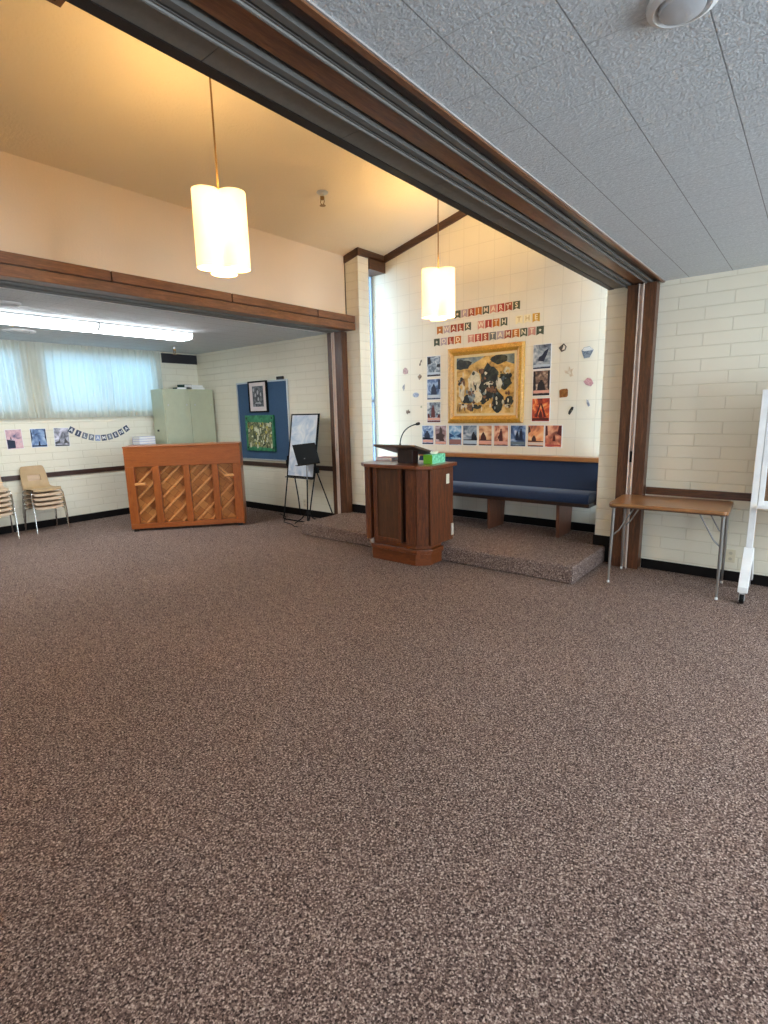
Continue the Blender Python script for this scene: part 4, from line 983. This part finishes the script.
curtain(0.7, 2.69, 'pleated sheer curtain at the left picture edge, above the left chair stack')
struct(MB().box(XW, XW + .03, 4.62, YF - .005, 2.38, 2.53), 'trim_11', plain('near_black_board', S(44, 42, 46), .5))
GW = 'prints taped under the curtain'
def sideprint(label, y0, y1, z0, z1, pic, sil, inkm, tilt):
    m = MB().box(0, .003, -(y1 - y0) / 2, (y1 - y0) / 2, 0, z1 - z0, 0)
    w = y1 - y0; h = z1 - z0
    m.add([(.0036, -w / 2 + .006, .006), (.0036, w / 2 - .006, .006), (.0036, w / 2 - .006, h - .006), (.0036, -w / 2 + .006, h - .006)], [(0, 1, 2, 3)], 1)
    for p in sil: m.add([(.0042, -w / 2 + u * w, v * h) for u, v in p], [tuple(range(len(p)))], 2)
    o = m.build('wall_print', [WPAPER, pic, inkm], loc=(XW + .0005, (y0 + y1) / 2, z0)); o.rotation_euler = (tilt, 0, 0)
    tag(o, label, 'print', GW)
sideprint('pink and navy print, leftmost under the curtain', 2.31, 2.505, 1.125, 1.39, picmat('pink_navy', S(80, 84, 120), S(190, 150, 162), S(226, 184, 186), S(150, 160, 186), 9, 61), [[(.05, .05), (.5, .05), (.52, .42), (.35, .45), (.05, .5)], figure(.3, .48, .16, .07)], NAVYI, .02)
sideprint('blue and white oval-vignette print, middle of three under the curtain', 2.595, 2.795, 1.128, 1.39, blue(62, 7), [[(.05, .05), (.95, .05), (.95, .12), (.05, .12)], figure(.5, .1, .25, .12), [(.03, .2), (.12, .5), (.08, .95), (.03, .95)], [(.97, .2), (.88, .5), (.9, .95), (.97, .95)]], NAVYI, -.01)
sideprint('grey lilac print of pale peaks, rightmost of three under the curtain', 2.885, 3.085, 1.125, 1.39, picmat('lilac_grey', S(84, 84, 92), S(150, 148, 156), S(206, 202, 216), S(236, 234, 242), 11, 63), [[(.05, .12), (.35, .2), (.4, .55), (.3, .3), (.05, .25)], [(.6, .15), (.9, .2), (.7, .45)], [(.05, .02), (.95, .02), (.95, .08), (.05, .1)]], plain('grey_ink', S(76, 76, 78), .6), -.03)
def wall_banner():
    r = thing('letter_banner', 'small sagging banner of dark letter cards on the wall beside the prints', 'banner', (XW, 3.53, 1.39))
    ys = [3.15 + .083 * i for i in range(10)]
    zz = lambda y: .14 * ((y - 3.53) / .40) ** 2 - .13
    MB().tube([(.004, 3.11 - 3.53 + .042 * i, zz(3.11 + .042 * i)) for i in range(21)], .0018, 6).build('string', WPAPER, r)
    cg = [plain('slate_blue_card', S(72, 80, 100), .7), plain('grey_card', S(118, 124, 134), .7), plain('pale_blue_card', S(150, 164, 196), .7)]
    for i, (ch, k) in enumerate(zip('AILPAMSENA', (0, 0, 1, 1, 2, 0, 1, 0, 0, 0))):
        y = ys[i]; sl = .14 * 2 * (y - 3.53) / .40 ** 2
        o = MB().box(.003, .006, -.036, .036, -.088, 0).build('card', cg[k], r, loc=(0.003, y - 3.53, zz(y) + .002)); o.rotation_euler = (math.atan(sl), 0, 0)
        letter_child(ch, .07, WPAPER, o, (.0062, 0, -.045), (pi / 2, 0, pi / 2))
wall_banner()

# ------------------------------------------------------------------ lamps and ceiling fittings
FROST = None
def frost(name, trans, glow):
    t = NT(name); t.n.remove(t.b); v = t.coord()
    n = t.node('ShaderNodeTexNoise', i_Scale=6.0); t.link(v, n.inputs['Vector'])
    col = t.ramp(n.outputs['Fac'], [(.3, (.90, .80, .58, 1)), (.7, (.94, .86, .66, 1))])
    d = t.node('ShaderNodeBsdfDiffuse'); tl = t.node('ShaderNodeBsdfTranslucent'); a = t.node('ShaderNodeMixShader'); a.inputs[0].default_value = trans
    t.link(col, d.inputs[0]); t.link(col, tl.inputs[0]); t.link(d.outputs[0], a.inputs[1]); t.link(tl.outputs[0], a.inputs[2])
    g_ = t.node('ShaderNodeBsdfGlossy'); g_.inputs['Roughness'].default_value = .2; b = t.node('ShaderNodeMixShader'); b.inputs[0].default_value = .04
    t.link(a.outputs[0], b.inputs[1]); t.link(g_.outputs[0], b.inputs[2]); e = t.node('ShaderNodeEmission'); e.inputs['Color'].default_value = (1.0, .70, .31, 1); e.inputs['Strength'].default_value = glow
    sm = t.node('ShaderNodeAddShader'); t.link(b.outputs[0], sm.inputs[0]); t.link(e.outputs[0], sm.inputs[1])
    t.link(sm.outputs[0], t.out.inputs[0]); return t.m
FROST = frost('frosted_glass_shade', .05, .42); FROST_TOP = frost('frosted_top_glow', .3, 30.0); FROST_BASE = frost('frosted_glass_base', .3, 2.4)  # top glow added out of sight to brighten the vault
BRASS = plain('aged_brass_rod', S(150, 116, 70), .4, .6)
PENDANT_W = 44.0
BULB = emit('warm_bulb', (1.0, .72, .36, 1), 8.0)
def pendant(y, label, rz):
    x = RIDGE
    r = thing('pendant_lamp', label, 'lamp', (x, y, 2.44), rz, 'clover-shaped pendant lamps on the ceiling ridge')
    top = roofz(x) - 2.44
    MB().lathe([(.06, top - .035), (.06, top - .015), (.045, top - .002)], seg=20).build('canopy', BRASS, r, smooth=True)
    MB().tube([(0, 0, .47), (0, 0, top - .03)], .006, 8).build('rod', BRASS, r, smooth=True)
    MB().lathe([(.012, .445), (.02, .45), (.02, .475), (.008, .485)], seg=16).tube([(.075, 0, .45), (-.0375, .065, .45), (-.0375, -.065, .45), (.075, 0, .45)], .003, 6).build('hanger', BRASS, r, smooth=True)
    # three-lobed glass shade: outline of three overlapping circles, hollow
    lr, off = .087, .094
    outl = []
    cs = [(off * cos(a), off * sin(a)) for a in (radians(60), radians(180), radians(300))]
    N = 96
    for k in range(N):
        a = 2 * pi * k / N; d = (cos(a), sin(a)); best = 0
        for cx, cy in cs:
            b = d[0] * cx + d[1] * cy; q = b * b - (cx * cx + cy * cy - lr * lr)
            if q > 0: best = max(best, b + math.sqrt(q))
        outl.append((d[0] * best, d[1] * best))
    sh = MB(); vs = [(u, v, z) for z in (0, .006, .454, .46) for u, v in [(p[0] * (1 if z in (.006, .454) else .985), p[1] * (1 if z in (.006, .494) else .985)) for p in outl]]
    fs = [(j * N + i, j * N + (i + 1) % N, (j + 1) * N + (i + 1) % N, (j + 1) * N + i) for j in range(3) for i in range(N)]
    vs += [(0, 0, 0)]
    tp = MB(); tp.add([(u * .97, v * .97, .448) for u, v in outl] + [(0, 0, .449)], [(i, (i + 1) % N, N) for i in range(N)])
    nf = len(fs); fs += [(i, 4 * N, (i + 1) % N) for i in range(N)]
    sh.add(vs, fs); sh.mi = [0] * nf + [1] * (len(fs) - nf)
    o = sh.build('shade', [FROST, FROST_BASE], r, smooth=True)
    tp.build('top_glow_disc', FROST_TOP, o)
    for i, (cx, cy) in enumerate(cs):
        b = MB().lathe([(.004, .19), (.022, .205), (.03, .235), (.026, .27), (.014, .31), (.014, .34)], (cx * .75, cy * .75, 0), 16); b.build('bulb', BULB, o, smooth=True)
    ld = bpy.data.lights.new('pendant_light', 'POINT'); ld.energy = PENDANT_W; ld.color = (1.0, .69, .35); ld.shadow_soft_size = .05
    lo = bpy.data.objects.new('pendant_light', ld); COL.objects.link(lo); lo.parent = r; lo.location = (0, 0, .26)
    return r
pendant(2.22, 'frosted clover-shaped pendant lamp hanging nearer, left of the black header', radians(-34.7))
pendant(4.78, 'frosted clover-shaped pendant lamp hanging farther, before the recess lettering', radians(-56.5))
pendant(-2.95, 'added clover-shaped pendant lamp far behind the viewer, unseen', radians(-40))  # unseen lamp, added for extra warm light in the centre room
pendant(-.39, 'added clover-shaped pendant lamp behind the viewer, unseen', radians(-40))  # also added behind the camera to warm the centre room
def sprinkler(label, loc):
    r = thing('sprinkler', label, 'sprinkler', loc)
    r.scale = (1.35, 1.35, 1.35)
    MB().lathe([(.045, 0), (.042, -.006), (.014, -.012), (.012, -.03)], seg=18).build('escutcheon', ALU, r, smooth=True)
    MB().lathe([(.016, -.03), (.016, -.048), (.008, -.052)], seg=12).build('nozzle', BRASS, r, smooth=True)
    MB().tube([(.014, 0, -.045), (.02, 0, -.065), (.006, 0, -.088)], .003, 6).tube([(-.014, 0, -.045), (-.02, 0, -.065), (-.006, 0, -.088)], .003, 6).build('yoke', BRASS, r, smooth=True)
    MB().lathe([(.022, -.088), (.022, -.091)], seg=16).build('deflector', BRASS, r)
sprinkler('small brass sprinkler head on the sloping ceiling', (-4.02, 4.06, roofz(-4.02)))
sprinkler('small pale sprinkler head on the left room ceiling by the tube light', (-7.6, 4.4, H))
TUBE = emit('tube_light_diffuser', (.88, .95, 1.0, 1), 12.0)
def tube_light(y0, y1, label, x=-6.4, group='long tube lights in the left room'):
    r = thing('ceiling_light', label, 'light', (x, (y0 + y1) / 2, H), 0, group)
    h = (y1 - y0) / 2 - .004
    fxz = lambda u, v, w: (u, w, v)
    MB().box(-.16, .16, -h, h, -.02, 0).build('housing', WHITE, r)
    MB().prism([(-.155, -.021), (-.145, -.065), (-.11, -.082), (.11, -.082), (.145, -.065), (.155, -.021)], -h + .012, h - .012, fxz).build('diffuser', TUBE, r)
    for s in (-1, 1): MB().prism([(-.158, -.021), (-.148, -.067), (-.112, -.085), (.112, -.085), (.148, -.067), (.158, -.021)], s * h - .006, s * h + .006, fxz).build('end_cap', WHITE, r)
tube_light(1.52, 2.745, 'long white tube light, nearer to the left picture edge')
tube_light(2.755, 3.89, 'long white tube light, ending near the sprinkler and cabinet')
tube_light(.28, 1.51, 'long white tube light outside the left picture edge')
for ya in (1.2, 2.45, 3.7):  # out of view, added to light the right room from above
    tube_light(ya, ya + 1.22, 'added tube light, unseen, on the right room ceiling beside the viewer', 1.65, 'added tube lights in the right room')
def diffuser(label, x, y, rad, name='air_diffuser', cat='vent'):
    r = thing(name, label, cat, (x, y, H))
    MB().lathe([(rad, 0), (rad * .98, -.012), (rad * .8, -.02), (rad * .72, -.012), (rad * .70, -.006), (.01, -.006)], seg=36).build('rim', WHITE, r, smooth=True)
    MB().lathe([(rad * .66, -.008), (rad * .62, -.024), (rad * .4, -.03), (.01, -.031)], seg=36).build('lens', plain('pale_grey_lens', S(196, 198, 200), .5), r, smooth=True)
diffuser('round ceiling diffuser in the left room, nearer the brown header', -5.78, 1.77, .1)
diffuser('round ceiling diffuser in the left room, beyond the tube lights', -7.45, 2.35, .17)
diffuser('round white ceiling fitting on the grey tiles at top right', -.385, 1.765, .088, 'ceiling_fitting', 'ceiling light')
# brown box under the vault, top left corner of the picture
def brown_box():
    r = thing('ceiling_box', 'brown wooden box under the ceiling ridge at the top left picture edge', 'box', (RIDGE, 1.2, 3.69))
    zr = roofz(RIDGE) - 3.69; ze = roofz(RIDGE - .27) - 3.69
    MB().prism([(-.27, 0), (.27, 0), (.27, ze), (0, zr), (-.27, ze)], -.29, .29, lambda u, v, w: (u, w, v)).build('housing', DTRIM_X, r)
    MB().box(-.23, .23, -.25, .25, -.008, -.0005).build('grille', plain('brown_grille', S(70, 46, 30), .9), r)
brown_box()
def outlet(label, x, z):
    r = thing('wall_outlet', label, 'outlet', (x, YF, z))
    MB().box(-.035, .035, -.006, -.001, -.057, .057).build('cover_plate', plain('ivory_outlet', S(222, 212, 184), .4), r, bevel=.002)
    for s in (-.025, .025): MB().lathe([(.014, .0), (.014, .003)], (0, -.009, s), 12, axis='Y').build('socket', plain('ivory_socket', S(196, 186, 160), .4), r)
outlet('ivory wall outlet low behind the easel', -5.82, .195)
outlet('ivory wall outlet low behind the folding table', -.46, .22)

# ------------------------------------------------------------------ daylight
wd = bpy.data.worlds.new('world'); SC.world = wd; wd.use_nodes = True
bg = wd.node_tree.nodes['Background']; bg.inputs[0].default_value = (.52, .74, 1.0, 1); bg.inputs[1].default_value = 1.3
def area(name, loc, rot, sx, sy, e, col):
    ld = bpy.data.lights.new(name, 'AREA'); ld.shape = 'RECTANGLE'; ld.size = sx; ld.size_y = sy; ld.energy = e; ld.color = col
    o = bpy.data.objects.new(name, ld); COL.objects.link(o); o.location = loc; o.rotation_euler = rot; return o
SKYB = (.24, .62, 1.0); DAY = (.76, .88, 1.0)
for h in W:   # behind the curtains: broad sky plus an added lamp raking across the folds for streaks
    yc = (h[0] + h[1]) / 2
    area('daylight_curtain', (XW - .45, yc, (h[2] + h[3]) / 2), (0, -pi / 2, 0), h[3] - h[2] + .1, h[1] - h[0] + .1, 4, SKYB)
    p = Vector((XW - 1.9, yc + 1.3, 3.1)); d = Vector((XW, yc, 2.05)) - p
    o = area('fold_rake_lamp', p, (0, 0, 0), .9, .9, 27, (.18, .58, 1.0)); o.rotation_euler = d.to_track_quat('-Z', 'Y').to_euler()
# slit windows of the recess
area('daylight_slit', (-5.15, 5.61, 1.9), (0, -pi / 2, 0), 2.9, .4, 36, (.58, .78, 1.0))
area('daylight_slit', (-1.08, 5.61, 1.9), (0, pi / 2, 0), 2.9, .4, 36, (.58, .78, 1.0))
for h in RW:
    area('daylight_rear', ((h[0] + h[1]) / 2, XB - .4, 1.6), (pi / 2, 0, 0), h[1] - h[0], 1.35, 18, DAY)
for h, e in zip(RR, (22, 75, 115)):
    area('daylight_right', (3.95, (h[0] + h[1]) / 2, 1.6), (0, pi / 2, 0), 1.35, h[1] - h[0], e, DAY)

# ------------------------------------------------------------------ camera
f, yaw, pitch, roll = 525.126, radians(39.31228), radians(10.7438), radians(-1.33657)
fw_ = Vector((-sin(yaw) * cos(pitch), cos(yaw) * cos(pitch), -sin(pitch))); rt = Vector((cos(yaw), sin(yaw), 0)); up = rt.cross(fw_)
r2 = rt * cos(roll) + up * sin(roll); u2 = -rt * sin(roll) + up * cos(roll)
cam = bpy.data.cameras.new('camera'); co = bpy.data.objects.new('camera', cam); COL.objects.link(co)
M = Matrix((r2, u2, -fw_)).transposed().to_4x4(); M.translation = Vector((0, 0, 1.5)); co.matrix_world = M
cam.sensor_fit = 'HORIZONTAL'; cam.sensor_width = 36.0; cam.lens = f / 768 * 36.0; cam.clip_start = .05
SC.camera = co
vs = SC.view_settings; SC.display_settings.display_device = 'sRGB'
vs.view_transform = 'Standard'; vs.look = 'None'; vs.exposure = 0.82; vs.gamma = 1.0; vs.use_curve_mapping = False
SC.cycles.use_denoising = True; SC.cycles.max_bounces = 10; SC.cycles.diffuse_bounces = 6; SC.cycles.transparent_max_bounces = 12
SC.cycles.sample_clamp_indirect = 10.0
